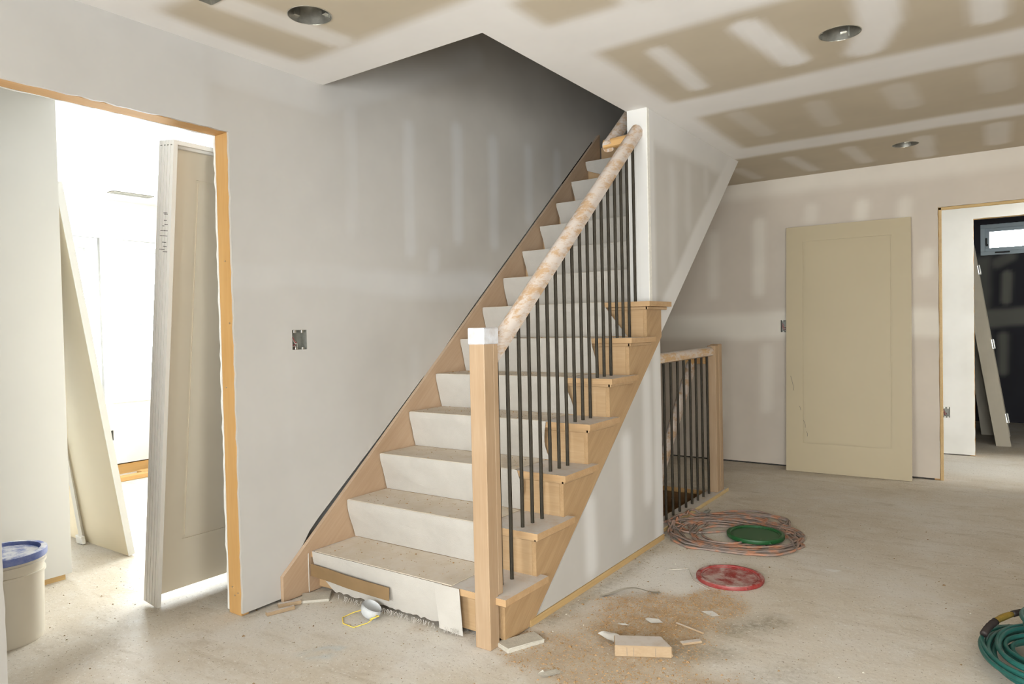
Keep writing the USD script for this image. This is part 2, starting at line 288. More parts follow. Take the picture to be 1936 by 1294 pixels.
def grid_face(poly, step):
    """2D vertices and triangles filling poly on a grid"""
    x0, y0, x1, y1 = poly.bounds; nx, ny = max(1, math.ceil((x1-x0)/step)), max(1, math.ceil((y1-y0)/step))
    xs, ys = np.linspace(x0, x1, nx+1), np.linspace(y0, y1, ny+1)
    shapely.prepare(poly)
    X, Y = np.meshgrid(np.arange(nx), np.arange(ny), indexing='ij'); X, Y = X.ravel(), Y.ravel()
    cells = shapely.box(xs[X], ys[Y], xs[X+1], ys[Y+1])
    inside = shapely.contains_properly(poly, cells) | shapely.covers(poly, cells); touch = shapely.intersects(poly, cells) & ~inside
    GX, GY = np.meshgrid(xs, ys, indexing='ij'); V = [np.stack([GX.ravel(), GY.ravel()], 1)]; idx = lambda i, j: i*(ny+1)+j
    i, j = X[inside], Y[inside]; a, b, c, d = idx(i, j), idx(i+1, j), idx(i+1, j+1), idx(i, j+1)
    F = [np.stack([a, b, c], 1), np.stack([a, c, d], 1)]; n = len(V[0])
    for k in np.nonzero(touch)[0]:
        for v, f in earcut(shapely.intersection(poly, cells[k])):
            V.append(v); F.append(np.asarray(f)+n); n += len(v)
    V, F = np.vstack(V), np.vstack(F)
    e1, e2 = V[F[:, 1]]-V[F[:, 0]], V[F[:, 2]]-V[F[:, 0]]; ar = e1[:, 0]*e2[:, 1]-e1[:, 1]*e2[:, 0]
    F = F[np.abs(ar) > 1e-12]; ar = ar[np.abs(ar) > 1e-12]; F[ar < 0] = F[ar < 0][:, ::-1]
    used = np.unique(F); re = np.full(len(V), -1); re[used] = np.arange(len(used))
    return V[used], re[F]
def sheet(poly, O, U, Vv, thick, step, fns=None, rest=0.0):
    """a slab whose front (facing U x V) is gridded so that it can carry attributes; returns (mesh, attributes)"""
    O, U, Vv = np.array(O, float), np.array(U, float), np.array(Vv, float); W = np.cross(U, Vv)
    v2, f = grid_face(poly, step); front = O + v2[:, :1]*U + v2[:, 1:]*Vv
    parts_v, parts_f, n = [front], [f], len(front)
    for g in getattr(poly, 'geoms', [poly]):
        for v, ff in earcut(g):
            parts_v.append(O + v[:, :1]*U + v[:, 1:]*Vv - thick*W); parts_f.append(np.asarray(ff)[:, ::-1]+n); n += len(v)
        for ring in [g.exterior, *g.interiors]:
            c = np.array(ring.coords)[:-1]
            if (ring is g.exterior) != bool(ring.is_ccw): c = c[::-1]
            A = O + c[:, :1]*U + c[:, 1:]*Vv; B = A - thick*W; m = len(c)
            for i in range(m):
                j = (i+1) % m
                parts_v.append(np.array([A[i], A[j], B[j], B[i]])); parts_f.append(np.array([[0, 3, 2], [0, 2, 1]])+n); n += 4
    V = np.vstack(parts_v); mesh = (V, np.vstack(parts_f))
    at = {}
    for k, fn in (fns or {}).items():
        a = np.full(len(V), rest); a[:len(front)] = np.clip(fn(v2[:, 0], v2[:, 1]), 0, 1); at[k] = a
    return mesh, at
def sstep(a, b, x):
    t = np.clip((x-a)/(b-a), 0, 1); return t*t*(3-2*t)
def patch(u, v, u0, u1, v0, v1, s=0.03, wob=0.03, seed=0):
    p = np.stack([u*2.3, v*2.3, np.full_like(u, seed*7.1)], -1)
    du = (meshkit.fbm(p, 3, seed)-0.5)*2*wob; dv = (meshkit.fbm(p+31, 3, seed+5)-0.5)*2*wob
    u, v = u+du, v+dv
    return sstep(u0-s, u0+s, u)*sstep(u1+s, u1-s, u)*sstep(v0-s, v0+s, v)*sstep(v1+s, v1-s, v)
def stroke(u, v, pts, w, s=0.035, seed=0, wob=0.015):
    d = np.full_like(u, 9.0); P = np.array(pts, float)
    q = np.stack([u*3, v*3, np.full_like(u, seed*3.3)], -1); u = u+(meshkit.fbm(q, 3, seed)-.5)*2*wob; v = v+(meshkit.fbm(q+17, 3, seed)-.5)*2*wob
    for a, b in zip(P[:-1], P[1:]):
        ab = b-a; t = np.clip(((u-a[0])*ab[0]+(v-a[1])*ab[1])/(ab @ ab), 0, 1)
        d = np.minimum(d, np.hypot(u-a[0]-t*ab[0], v-a[1]-t*ab[1]))
    return sstep(w/2+s, w/2-s, d)
def ragged(poly_pts, amp, step=0.05, seed=0):
    """outline whose edges wander a little, like cut gypsum board"""
    g = np.random.default_rng(seed); out = []
    for (a, b) in zip(poly_pts, poly_pts[1:]+poly_pts[:1]):
        a, b = np.array(a, float), np.array(b, float); L = np.linalg.norm(b-a); n = max(1, int(L/step)); nn = np.array([-(b-a)[1], (b-a)[0]])/L
        for i in range(n):
            out.append(a+(b-a)*i/n + (nn*g.uniform(-amp, amp) if i else 0))
    return Polygon(out)

# ================================================================== SETTING
S = dict(kind='structure')
# ---- floor
hole = sbox(0.02, 0.962, 1.05, 2.87)
def saw(x, y):
    r = np.hypot((x-1.50)/0.30, (y-0.50)/0.36) + (meshkit.fbm(np.stack([x*4, y*4, x*0], -1), 4, 3)-.5)*1.3
    m = sstep(1.25, 0.55, r)
    r2 = np.hypot((x-1.66)/0.13, (y-0.83)/0.20) + (meshkit.fbm(np.stack([x*5, y*5, x*0], -1), 4, 9)-.5)*1.2
    m = np.maximum(m, 0.9*sstep(1.2, 0.5, r2))
    r3 = np.hypot((x-1.50)/0.62, (y-0.12)/0.42) + (meshkit.fbm(np.stack([x*7, y*7, x*0], -1), 5, 4)-.5)*2.0
    return np.maximum(m, 0.65*sstep(1.2, 0.45, r3))
def dirt(x, y):
    m = stroke(x, y, [(1.80, 0.62), (1.93, 0.80)], 0.10, 0.06, 2, 0.05) + 0.8*stroke(x, y, [(1.66, 0.30), (1.84, 0.42)], 0.14, 0.07, 3, 0.05)
    m = m + 0.8*stroke(x, y, [(1.16, 0.30), (1.16, 1.60)], 0.06, 0.05, 6, 0.04) + 0.5*stroke(x, y, [(1.95, 0.05), (2.1, 0.4)], 0.14, 0.1, 8, 0.08)
    return m + 0.6*stroke(x, y, [(0.02, -0.33), (0.02, -0.16)], 0.05, 0.03, 5, 0.02)
def white(x, y):
    m = 0.75*sstep(1.1, 0.4, np.hypot((x-1.36)/0.30, (y-1.02)/0.62)+(meshkit.fbm(np.stack([x*4, y*4, x*0], -1), 4, 13)-.5)*1.0)
    m = np.maximum(m, 0.5*sstep(1.1, 0.3, np.hypot((x-0.55)/0.6, (y+0.15)/0.22)+(meshkit.fbm(np.stack([x*4, y*4, x*0], -1), 4, 14)-.5)*1.0))
    m = np.maximum(m, 0.55*sstep(1.1, 0.4, np.hypot((x-2.02)/0.24, (y-0.28)/0.20)+(meshkit.fbm(np.stack([x*5, y*5, x*0], -1), 4, 15)-.5)*0.8))
    return np.maximum(m, 0.6*sstep(1.0, 0.3, np.hypot((x-2.75)/0.9, (y-4.6)/0.5)))  # last ellipse paints a pool of window light on the hall floor
def chalk(x, y):
    return 0.55*stroke(x, y, [(0.50, -0.44), (0.52, -0.36), (0.58, -0.33), (0.60, -0.40), (0.55, -0.45)], 0.02, 0.03, 4, 0.03)*meshkit.fbm(np.stack([x*30, y*30, x*0], -1), 3, 2)*1.5
F1 = sbox(-0.9, -1.7, 2.95, 2.9).difference(hole)
F2 = sbox(-4.0, -4.1, 5.9, 8.2).difference(F1).difference(hole)
(m1, a1), (m2, a2) = sheet(F1, (0, 0, 0), (1, 0, 0), (0, 1, 0), 0.24, 0.022, dict(saw=saw, dirt=dirt, white=white, chalk=chalk)), sheet(F2, (0, 0, 0), (1, 0, 0), (0, 1, 0), 0.24, 0.12, dict(saw=saw, dirt=dirt, white=white, chalk=chalk))
put('floor', (np.vstack([m1[0], m2[0]]), np.vstack([m1[1], m2[1]+len(m1[0])])), 'subfloor', attrs={k: np.concatenate([a1[k], a2[k]]) for k in a1}, **S)

# ---- ceiling of the main room
cans = [(0.558, -0.362), (2.161, 1.097), (2.175, 3.42)]
CP = sbox(-0.13, YF-0.1, XR+0.1, YB+0.1).difference(sbox(-0.2, 0.1676, 0.98, 3.163))
for c in cans: CP = CP.difference(Point(c).buffer(0.083, 24))
CP = CP.difference(sbox(0.348, -0.736, 0.448, -0.636))
def mud_ceiling(x, y):
    P = 0
    def panel(*a, s=0.05, wob=0.03, seed=0): return patch(x, y, *a, s, wob, seed)
    pan = np.maximum.reduce([panel(0.14, 1.2, -0.72, -0.09, seed=1), panel(1.22, 1.56, 0.02, 0.29, seed=2), panel(1.24, 9, 0.63, 1.52, seed=3),
                             panel(1.25, 9, 1.87, 2.80, seed=4), panel(0.2, 9, 3.08, 4.2, seed=5), panel(1.62, 9, -0.6, 0.3, seed=6), panel(0.14, 9, -3.6, -0.9, seed=7)])
    m = 1-pan
    st = [((1.47, .80), (1.45, 1.36), .10, .85), ((1.86, .78), (1.93, 1.30), .13, 1), ((2.67, .9), (2.68, 1.31), .12, .9), ((1.43, 3.30), (1.49, 3.86), .1, .55), ((1.84, 3.28), (1.88, 3.82), .11, .5),
          ((2.29, 3.30), (2.26, 3.90), .13, .55), ((2.70, 3.24), (2.70, 3.80), .14, .55), ((1.01, 3.44), (1.04, 3.87), .1, .4), ((1.46, 1.96), (1.48, 2.5), .12, .3), ((1.87, 2.05), (1.86, 2.54), .12, .3),
          ((2.27, 2.04), (2.29, 2.42), .15, .35), ((2.69, 2.0), (2.70, 2.4), .15, .3), ((0.40, -0.61), (0.46, -0.14), .13, .7)]
    for i, (a, b, w, k) in enumerate(st): m = np.maximum(m, k*stroke(x, y, [a, b], w, 0.03, i, 0.012))
    return np.maximum(m, 0.95*stroke(x, y, [(2.35, .75), (2.31, 1.10), (2.22, 1.36)], .16, .035, 3, .012))
# the visible underside faces down: U x V must point down
CPf = affinity.scale(CP, 1, -1, origin=(0, 0))
m, a = sheet(CPf, (0, 0, H), (1, 0, 0), (0, -1, 0), 0.0127, 0.028, dict(mud=lambda u, v: mud_ceiling(u, -v)))
put('ceiling', m, 'drywall_ceiling', attrs=a, **S)

# ---- floor above, its stairwell and the closed upper landing
UP = sbox(-0.13, YF-0.1, XR+0.1, YB+0.1).difference(sbox(-0.2, 0.1676, 0.98, 3.163)).buffer(0)
for c in cans: UP = UP.difference(Point(c).buffer(0.10, 16))
UP = UP.difference(sbox(0.34, -0.745, 0.456, -0.628))
put('floor_upper', extrude(UP, (0, 0, H+0.0128), (1, 0, 0), (0, 1, 0), 0.267), 'drywall_stair', **S)
put('ceiling_upper', bx(-0.13, 1.2, 0.0, 4.1, 4.6, 4.65), 'drywall_stair', **S)
put('wall_upper_right', bx(WI, WW, 0.1, 4.1, 2.722, 4.6), 'drywall_stair', **S)
put('wall_upper_front', bx(0.0, WI, 0.05, 0.1676, 2.722, 4.6), 'drywall_stair', **S)
put('wall_upper_back', bx(0.0, WI, 4.0, 4.1, 2.722, 4.6), 'drywall_stair', **S)

# ---- left wall: two gypsum sheets on studs, with the rough door opening
def skirt_top(y): return 0.118 + SL*(y+0.16)
gapA = Polygon([(-0.03, skirt_top(-0.03)-0.03), (-0.03, skirt_top(-0.03)+0.001), (0.01, skirt_top(0.01)+0.022), (0.06, skirt_top(0.06)+0.027), (0.20, skirt_top(0.2)+0.021), (0.45, skirt_top(0.45)+0.010), (0.85, skirt_top(.85)+0.003), (0.85, skirt_top(.85)-0.03)])
gapB = Polygon([(1.05, skirt_top(1.05)-0.03), (1.05, skirt_top(1.05)+0.001), (1.3, skirt_top(1.3)+0.009), (2.2, skirt_top(2.2)+0.012), (2.95, skirt_top(2.95)+0.010), (2.95, skirt_top(2.95)-0.03)])
opening = ragged([(YJ, -0.1), (YJ, ZJ), (YJ2, ZJ), (YJ2, -0.1)], 0.003, 0.04, 3)
LW = sbox(YF, 0.014, YB+0.1, 4.6).difference(opening).difference(gapA).difference(gapB).difference(sbox(-0.056, 1.152, 0.028, 1.245)).difference(sbox(1.0, -1, 4.2, 0.0))
def mud_and_shade_left(y, z):
    m = np.maximum(0.9*patch(y, z, -9, 4.2, 1.41, 1.57, 0.05, 0.05, 1), 0.9*patch(y, z, -9, 0.15, 2.30, 2.6, 0.03, 0.03, 2))
    m = np.maximum(m, sstep(-0.42, -0.46, y)*sstep(1.6, 2.1, z))
    m = np.maximum(m, 0.8*stroke(y, z, [(0.15, 2.36), (0.5, 2.52), (1.4, 2.95)], 0.16, 0.05, 4))
    for i, (yy, z0, z1, k) in enumerate([(-.24, 1.62, 2.05, .5), (-.09, .62, 1.08, .75), (.12, .78, 1.08, .5), (.335, 1.74, 2.34, .85), (.335, .5, 1.05, .4), (.755, 1.68, 2.36, .95), (.755, .7, 1.1, .4), (1.18, 1.80, 2.44, .95), (1.555, 1.80, 2.44, .9),
                                          (1.97, 2.0, 2.46, .8), (2.36, 2.2, 2.5, .8), (-.27, .2, .9, .4), (.95, 1.60, 1.66, .9)]):
        m = np.maximum(m, k*stroke(y, z, [(yy, z0), (yy+.01, z1)], 0.10, 0.035, i+10, 0.015))
    return m
_ml = mud_and_shade_left
def mud_and_shade_left(y, z): return np.maximum(_ml(y, z)*0.62, 0.42*sstep(1.3, 0.1, y+(meshkit.fbm(np.stack([y*2, z*2, y*0], -1), 3, 77)-.5)*.8)*sstep(2.9, 1.9, z))  # second term is a gradient: stairwell dimness put into the wall colour
m, a = sheet(LW, (0, 0, 0), (0, 1, 0), (0, 0, 1), 0.0127, 0.028, dict(mud=mud_and_shade_left))
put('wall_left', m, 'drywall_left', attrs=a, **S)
LB = sbox(-3.4, 0.014, 2.6, H).difference(ragged([(YJ, -0.1), (YJ, ZJ), (YJ2, ZJ), (YJ2, -0.1)], 0.003, 0.04, 5))
put('wall_left_rear', extrude(LB, (-0.1143, 0, 0), (0, 1, 0), (0, 0, 1), 0.0127), 'drywall_white', **S)
put('wall_left_backing', cat([bx(-0.1143, -0.1100, YJ+0.04, 4.14, 0.0, 4.6), bx(-0.1143, -0.110, YF, YJ2-0.04, 0, 4.6), bx(-0.1143, -0.110, YJ2-0.04, YJ+0.04, ZJ+0.1, 4.6)]), 'dark_cavity', **S)  # near-black sheet, gives the unlit stud hollow by colour
d1 = thing('door_1', 'rough pine framed door opening in the left grey wall', kind='structure')
put('jamb_stud', bx(-0.1015, -0.0128, YJ, YJ+0.038, 0.0, ZJ, 0.002), 'pine_stud', d1)
put('jamb_stud', bx(-0.1015, -0.0128, YJ2-0.038, YJ2, 0.0, ZJ, 0.002), 'pine_stud', d1)
put('header', bx(-0.1015, -0.0128, YJ2-0.038, YJ+0.038, ZJ, ZJ+0.09, 0.002), 'pine_header', d1)
nails = cat([tube([(x, YJ-0.004, z), (x, YJ+0.004, z)], 0.003, 6) for x, z in ((-.03, .10), (-.055, .085), (-.07, .12), (-.05, 1.55), (-.03, 1.28), (-.07, 1.0))])
put('nail_head', nails, 'steel', d1)

# ---- back wall with its opening to the hall
BW = sbox(-0.13, 0.012, XR+0.1, H).difference(ragged([(2.325, -0.1), (2.325, 2.066), (3.6, 2.066), (3.6, -0.1)], 0.002, 0.05, 7)).difference(sbox(1.176, 1.142, 1.25, 1.245))
def mud_back(x, z):
    m = np.maximum(0.85*patch(x, z, -1, 2.6, 1.09, 1.31, 0.04, 0.04, 1), 0.6*patch(x, z, -1, 9, 2.30, 2.6, 0.05, 0.03, 2))
    for i, (xx, z0, z1, k) in enumerate([(.6, 1.5, 2.0, .5), (1.0, 1.5, 2.08, .75), (1.05, .5, 1.0, .5), (1.43, 2.08, 2.15, .5), (1.80, 2.06, 2.14, .7), (2.10, 1.95, 2.12, .6), (2.24, 1.6, 1.72, .7), (.65, .4, .9, .4)]):
        m = np.maximum(m, k*stroke(x, z, [(xx, z0), (xx+.01, z1)], 0.10, 0.035, i+4, 0.015))
    return m
m, a = sheet(BW, (0, YB, 0), (1, 0, 0), (0, 0, 1), 0.0127, 0.03, dict(mud=mud_back))
put('wall_back', m, 'drywall_back', attrs=a, **S)
put('wall_back_rear', extrude(BW, (0, YB+0.11, 0), (1, 0, 0), (0, 0, 1), -0.0127), 'drywall_white', **S)
d2 = thing('door_2', 'rough pine framed opening to the hall in the back wall', kind='structure')
put('jamb_stud', bx(2.325-0.038, 2.3265, YB+0.0128, YB+0.096, 0.0, 2.07, 0.002), 'pine_stud', d2)
put('jamb_stud', bx(3.5985, 3.638, YB+0.0128, YB+0.096, 0.0, 2.07, 0.002), 'pine_stud', d2)
put('header', bx(2.287, 3.638, YB+0.0128, YB+0.096, 2.0645, 2.15, 0.002), 'pine_trim_across', d2)
put('edge_strip', bx(2.3275, 2.348, YB-0.004, YB+0.02, 0.0, 2.062, 0.002), 'pine_trim', d2)
put('edge_strip', bx(2.327, 3.6, YB-0.004, YB+0.02, 2.044, 2.0642, 0.002), 'pine_trim_across', d2)
put('gap_shade_back', bx(0.0, 2.287, YB+0.004, YB+0.09, 0.0, 0.038), 'dark_cavity', **S)  # near-black block: shade in the gap under the drywall put into colour

# ---- unseen walls of the main room, with the windows that light it, the side one added
FW = sbox(-0.13, 0, XR+0.1, H).difference(sbox(2.6, 0.08, 4.5, 2.08)).difference(sbox(0.4, 0.75, 1.7, 2.05))
put('wall_front', extrude(FW, (0, YF-0.12, 0), (1, 0, 0), (0, 0, 1), -0.12), 'drywall_left', **S)
RW = sbox(YF-0.1, 0, 8.2, H).difference(sbox(-2.55, 0.75, -1.25, 2.05)).difference(sbox(4.25, 0.35, 5.15, 2.25))  # first opening is cut for the added side window
put('wall_right', extrude(RW, (XR, 0, 0), (0, 1, 0), (0, 0, 1), 0.12), 'drywall_back', **S)

# ---- wall round the upper flight, and the panel under the stairs
SW = Polygon([(YW, 7*RISE), (YW, H), (3.163, H), (1.63, slope(1.63)), (1.63, 7*RISE)])
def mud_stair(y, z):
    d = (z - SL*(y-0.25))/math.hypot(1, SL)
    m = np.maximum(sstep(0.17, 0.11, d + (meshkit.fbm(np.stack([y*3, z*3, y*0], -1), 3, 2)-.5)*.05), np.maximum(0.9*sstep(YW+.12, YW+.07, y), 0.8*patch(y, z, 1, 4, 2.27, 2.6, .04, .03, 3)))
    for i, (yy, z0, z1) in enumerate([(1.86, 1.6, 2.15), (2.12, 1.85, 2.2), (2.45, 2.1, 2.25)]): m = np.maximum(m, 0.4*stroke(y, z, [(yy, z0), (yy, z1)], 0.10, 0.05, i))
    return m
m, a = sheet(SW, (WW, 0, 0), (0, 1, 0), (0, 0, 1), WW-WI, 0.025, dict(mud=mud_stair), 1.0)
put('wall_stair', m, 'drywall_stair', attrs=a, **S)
put('trim_1', bx(WW-0.004, WW+0.0012, YW-0.0012, YW+0.03, 7*RISE, H-0.002), 'drywall_edge', **S)
PW = Polygon([(0.262, 0.03), (1.6146, 0.03), (1.6146, slope(1.6146)), (0.29, slope(0.29))])
def mud_panel(y, z):
    m = 0.0*y
    for i, (yy, z0, z1) in enumerate([(.75, .10, .38), (1.15, .16, .62), (1.42, .3, .95), (1.56, .0, 1.2)]): m = np.maximum(m, stroke(y, z, [(yy, z0), (yy, z1)], 0.11, 0.04, i))
    return m
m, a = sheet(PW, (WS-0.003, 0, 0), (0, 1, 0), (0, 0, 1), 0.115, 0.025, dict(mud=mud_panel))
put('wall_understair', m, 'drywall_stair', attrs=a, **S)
put('trim_2', bx(WS-0.115, WS+0.003, 0.222, 1.6146, 0.0, 0.029, 0.001), 'pine_trim', **S)
put('ceiling_stair', extrude(Polygon([(1.6, slope(1.6)), (3.163, H), (3.163, H+0.012), (1.6, slope(1.6)+0.015)]), (0.0, 0, 0), (0, 1, 0), (0, 0, 1), WI), 'drywall_stair', **S)

# ---- room beyond the left wall
XL = -3.75
FWIN = [(0.02, 0.80), (0.94, 1.72)]
LRW = sbox(-3.5, 0.095, 2.7, H)
for y0, y1 in FWIN: LRW = LRW.difference(sbox(y0-0.03, 0.64, y1+0.03, 2.10))
LRW = LRW.difference(sbox(0.80, 0.31, 0.888, 0.40))
m, a = sheet(LRW, (XL, 0, 0), (0, 1, 0), (0, 0, 1), 0.012, 0.08, dict(mud=lambda y, z: np.maximum(patch(y, z, -9, 9, 1.1, 1.35, .05, .03, 1), patch(y, z, -9, 9, 2.28, 2.6, .05, .03, 1))))
put('wall_far', m, 'drywall_white', attrs=a, **S)
LRO = sbox(-3.6, -0.1, 2.8, H+0.1)
for y0, y1 in FWIN: LRO = LRO.difference(sbox(y0-0.03, 0.64, y1+0.03, 2.10))
put('wall_far_frame', extrude(LRO, (XL-0.14, 0, 0), (0, 1, 0), (0, 0, 1), 0.09), 'white_primer', **S)
put('baseboard_far', bx(XL-0.045, XL-0.002, -3.4, 2.6, 0.0, 0.085), 'pine_header', **S)
put('wall_far_end', extrude(sbox(XL, 0, -0.115, H).difference(sbox(-2.95, 0.68, -1.25, 2.12)), (0, 2.7, 0), (1, 0, 0), (0, 0, 1), 0.1), 'drywall_white', **S)  # opening cut for the added, unseen light window
FR = sbox(-3.9, 0, -0.11, H)
put('wall_far_front', extrude(FR, (0, -3.52, 0), (1, 0, 0), (0, 0, 1), -0.12), 'drywall_white', **S)
put('ceiling_far', bx(-3.9, -0.115, -3.6, 2.8, H, H+0.05), 'drywall_white', **S)
put('wall_closet', bx(-2.9, -1.195, -2.9, -0.535, 0.03, H), 'white_primer', **S)
put('baseboard_closet', bx(-2.88, -1.21, -2.88, -0.56, 0.0, 0.03), 'pine_trim', **S)

def window(n, O, U, w, h, mat, rail=True, crank=False, depth=0.06):
    """vinyl window in local axes: U along the wall, z up, inward = the side the frame faces"""
    O, U = np.array(O, float), np.array(U, float); inn = np.cross(U, (0, 0, 1.0))
    def b(u0, u1, z0, z1, d0, d1):
        m = bx(u0, u1, d0, d1, z0, z1, 0.003); v = m.vertices
        return trimesh.Trimesh(O + v[:, :1]*U + v[:, 1:2]*inn + v[:, 2:]*np.array([0, 0, 1.0]), m.faces, process=False)
    wn = thing(f'window_{n}', 'white framed window filled with bright daylight', kind='structure')
    f = 0.045
    for a in ((0, w, 0, f), (0, w, h-f, h), (0, f, f, h-f), (w-f, w, f, h-f)): put('frame', b(*a, 0, depth), mat, wn)
    if rail:
        put('meeting_rail', b(f, w-f, h*0.5-0.022, h*0.5+0.022, 0.01, depth*0.8), 'vinyl_blue', wn, label='bluish meeting rail')
        put('pane', b(f, w-f, f, h*0.5-0.02, 0.02, 0.026), 'pane', wn); put('pane', b(f, w-f, h*0.5+0.02, h-f, 0.02, 0.026), 'pane', wn)
        for zz in (f, h-f-0.03): put('sash_rail', b(f, w-f, zz, zz+0.03, 0.012, depth*0.7), mat, wn)
    else:
        g = 0.04
        for a in ((f, w-f, f, f+g), (f, w-f, h-f-g, h-f), (f, f+g, f+g, h-f-g), (w-f-g, w-f, f+g, h-f-g)): put('sash', b(*a, 0.01, depth*0.75), mat, wn)
        put('pane', b(f+g, w-f-g, f+g, h-f-g, 0.02, 0.026), 'pane', wn)
    if crank:
        put('latch', cat([b(f+0.004, f+0.022, h*0.34, h*0.56, depth*0.7, depth+0.01), b(f+0.006, f+0.03, h*0.30, h*0.36, depth*0.7, depth+0.025)]), 'black_plastic', wn)
        put('crank_handle', b(0.14, 0.28, 0.018, 0.035, depth, depth+0.02), 'black_plastic', wn)
    return wn
for i, (y0, y1) in enumerate(FWIN):
    w = window(i+1, (XL-0.12, y1, 0.66), (0, -1, 0), y1-y0, 1.40, 'vinyl_white')
    put('sill', bx(XL-0.05, XL+0.02, y0-0.05, y1+0.05, 0.64, 0.662, 0.003), 'vinyl_white', w)
window(3, (2.6, YF-0.09, 0.08), (1, 0, 0), 1.9, 2.0, 'vinyl_white', rail=False)
window(4, (0.4, YF-0.09, 0.75), (1, 0, 0), 1.3, 1.3, 'vinyl_white')
window(5, (XR+0.09, -2.55, 0.75), (0, 1, 0), 1.3, 1.3, 'vinyl_white')  # added side window, out of view, lets light onto the stairs
window(6, (-1.25, 2.69, 0.68), (-1, 0, 0), 1.7, 1.44, 'vinyl_white')  # added window, out of view, there to brighten the far room
window(7, (XR+0.09, 4.25, 0.35), (0, 1, 0), 0.9, 1.9, 'vinyl_white')
for p in ('/World/window_3', '/World/window_4', '/World/window_6'): pass

# ---- hall and the dark room behind it
YH = 5.24
HW = sbox(1.0, 0.01, XR+0.1, H).difference(ragged([(2.516, -0.1), (2.516, 2.098), (3.5, 2.098), (3.5, -0.1)], 0.002, 0.04, 11)).difference(sbox(2.274, 0.334, 2.330, 0.430))
m, a = sheet(HW, (0, YH, 0), (1, 0, 0), (0, 0, 1), 0.0127, 0.05, dict(mud=lambda x, z: np.maximum(0.8*patch(x, z, 0, 9, 1.1, 1.3, .05, .04, 1), 0.7*patch(x, z, 2.3, 2.42, .2, 1.9, .05, .04, 1))))
put('wall_hall', m, 'drywall_white', attrs=a, **S)
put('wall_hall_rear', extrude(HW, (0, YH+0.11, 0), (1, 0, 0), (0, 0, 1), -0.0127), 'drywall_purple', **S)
d3 = thing('door_3', 'rough opening from the hall into the dark room', kind='structure')
put('jamb_stud', bx(2.478, 2.5165, YH+0.0128, YH+0.096, 0.0, 2.1, 0.002), 'pine_stud', d3)
put('jamb_stud', bx(3.5, 3.538, YH+0.0128, YH+0.096, 0.0, 2.1, 0.002), 'pine_stud', d3)
put('header', bx(2.478, 3.538, YH+0.0128, YH+0.096, 2.098, 2.18, 0.002), 'pine_trim_across', d3)
put('wall_hall_left', bx(0.9, 1.0, YB+0.11, YH, 0, H), 'drywall_white', **S)
put('ceiling_hall', bx(0.9, XR, YB+0.112, 8.2, H, H+0.05), 'drywall_white', **S)
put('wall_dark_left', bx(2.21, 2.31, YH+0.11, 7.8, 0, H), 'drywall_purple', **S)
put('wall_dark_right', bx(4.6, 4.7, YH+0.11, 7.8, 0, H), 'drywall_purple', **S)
DW = sbox(2.3, 0.0, 4.7, H).difference(sbox(2.52, 1.955, 3.58, 2.315))
def mud_dark(x, z):
    m = np.maximum(0.75*patch(x, z, 0, 9, 1.12, 1.33, .04, .04, 1), 0.55*patch(x, z, 2.3, 2.62, 0.5, 1.95, .06, .06, 2))
    m = np.maximum(m, 0.8*stroke(x, z, [(2.76, 1.42), (2.77, 1.72)], .10, .03, 3)); m = np.maximum(m, 0.7*stroke(x, z, [(2.72, .6), (2.73, 1.0)], .10, .04, 4))
    return np.maximum(m, 0.55*stroke(x, z, [(2.68, 1.86), (2.80, 1.92)], .12, .04, 5))
m, a = sheet(DW, (0, 7.8, 0), (1, 0, 0), (0, 0, 1), 0.1, 0.03, dict(mud=mud_dark))
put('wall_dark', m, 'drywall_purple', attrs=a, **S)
window(8, (2.52, 7.87, 1.955), (1, 0, 0), 1.06, 0.36, 'vinyl_blue', rail=False, crank=True, depth=0.08)

# ---- cellar stairwell
put('wall_cellar', cat([bx(-0.1, 0.0, 0.9, 2.98, -2.5, -0.245), bx(0.975, 1.08, 0.9, 2.98, -2.5, -0.245), bx(-0.1, 1.08, 0.85, 0.95, -2.5, -0.245), bx(-0.1, 1.08, 2.9, 2.98, -2.5, -0.245)]), 'drywall_stair', **S)
put('floor_cellar', bx(-0.1, 1.08, 0.9, 2.98, -2.55, -2.5), 'subfloor', **S)
put('wall_cellar_left', bx(0.0, 0.012, 1.05, 2.87, -0.3, 0.0), 'drywall_stair', **S)

# ================================================================== THE STAIRS
st = thing('staircase', 'straight oak staircase climbing along the left grey wall', 'staircase')
for k in range(1, 15):
    z, y = k*RISE, (k-1)*RUN
    side = k <= 7
    x1 = WS - 0.0206 if side else WI - 0.003
    put('riser', bx(XS, x1, y+NOS, y+NOS+0.018, (k-1)*RISE+(0.016 if k == 1 else 0), z-0.027), 'oak_front', st)
    if k < 14:
        if side:
            pl = [(XS, y), (WT, y), (WT, y+0.3068), (WS, y+0.3068), (WS, y+RUN+NOS+0.002), (XS, y+RUN+NOS+0.002)]
            if k == 7: pl = [(XS, y), (WT, y), (WT, y+0.3068), (WW+0.0, y+0.3068), (WW, YW), (WI-0.003, YW), (WI-0.003, y+RUN+NOS), (XS, y+RUN+NOS)]
            tr = extrude(Polygon(pl), (0, 0, z-0.027), (1, 0, 0), (0, 1, 0), 0.027)
        else:
            tr = bx(XS, x1, y, y+RUN+NOS+0.002, z-0.027, z, 0.003)
        t = put('tread', tr, 'oak_across', st)
        if side:
            put('cove_moulding', cat([bx(XS, WS+0.014, y+NOS-0.016, y+NOS, z-0.045, z-0.0275, 0.003), bx(WS, WS+0.016, y+NOS-0.016, y+0.295, z-0.045, z-0.0275, 0.003)]), 'oak_front', t)
pts = [(0.20, 0.004), (NOS, 0.004)]
for k in range(1, 8):
    pts += [((k-1)*RUN+NOS, k*RISE-0.0275), (k*RUN+NOS, k*RISE-0.0275)]
pts[-1] = (1.628, 7*RISE-0.0275); pts += [(1.628, slope(1.628)), (0.25, 0.02)]
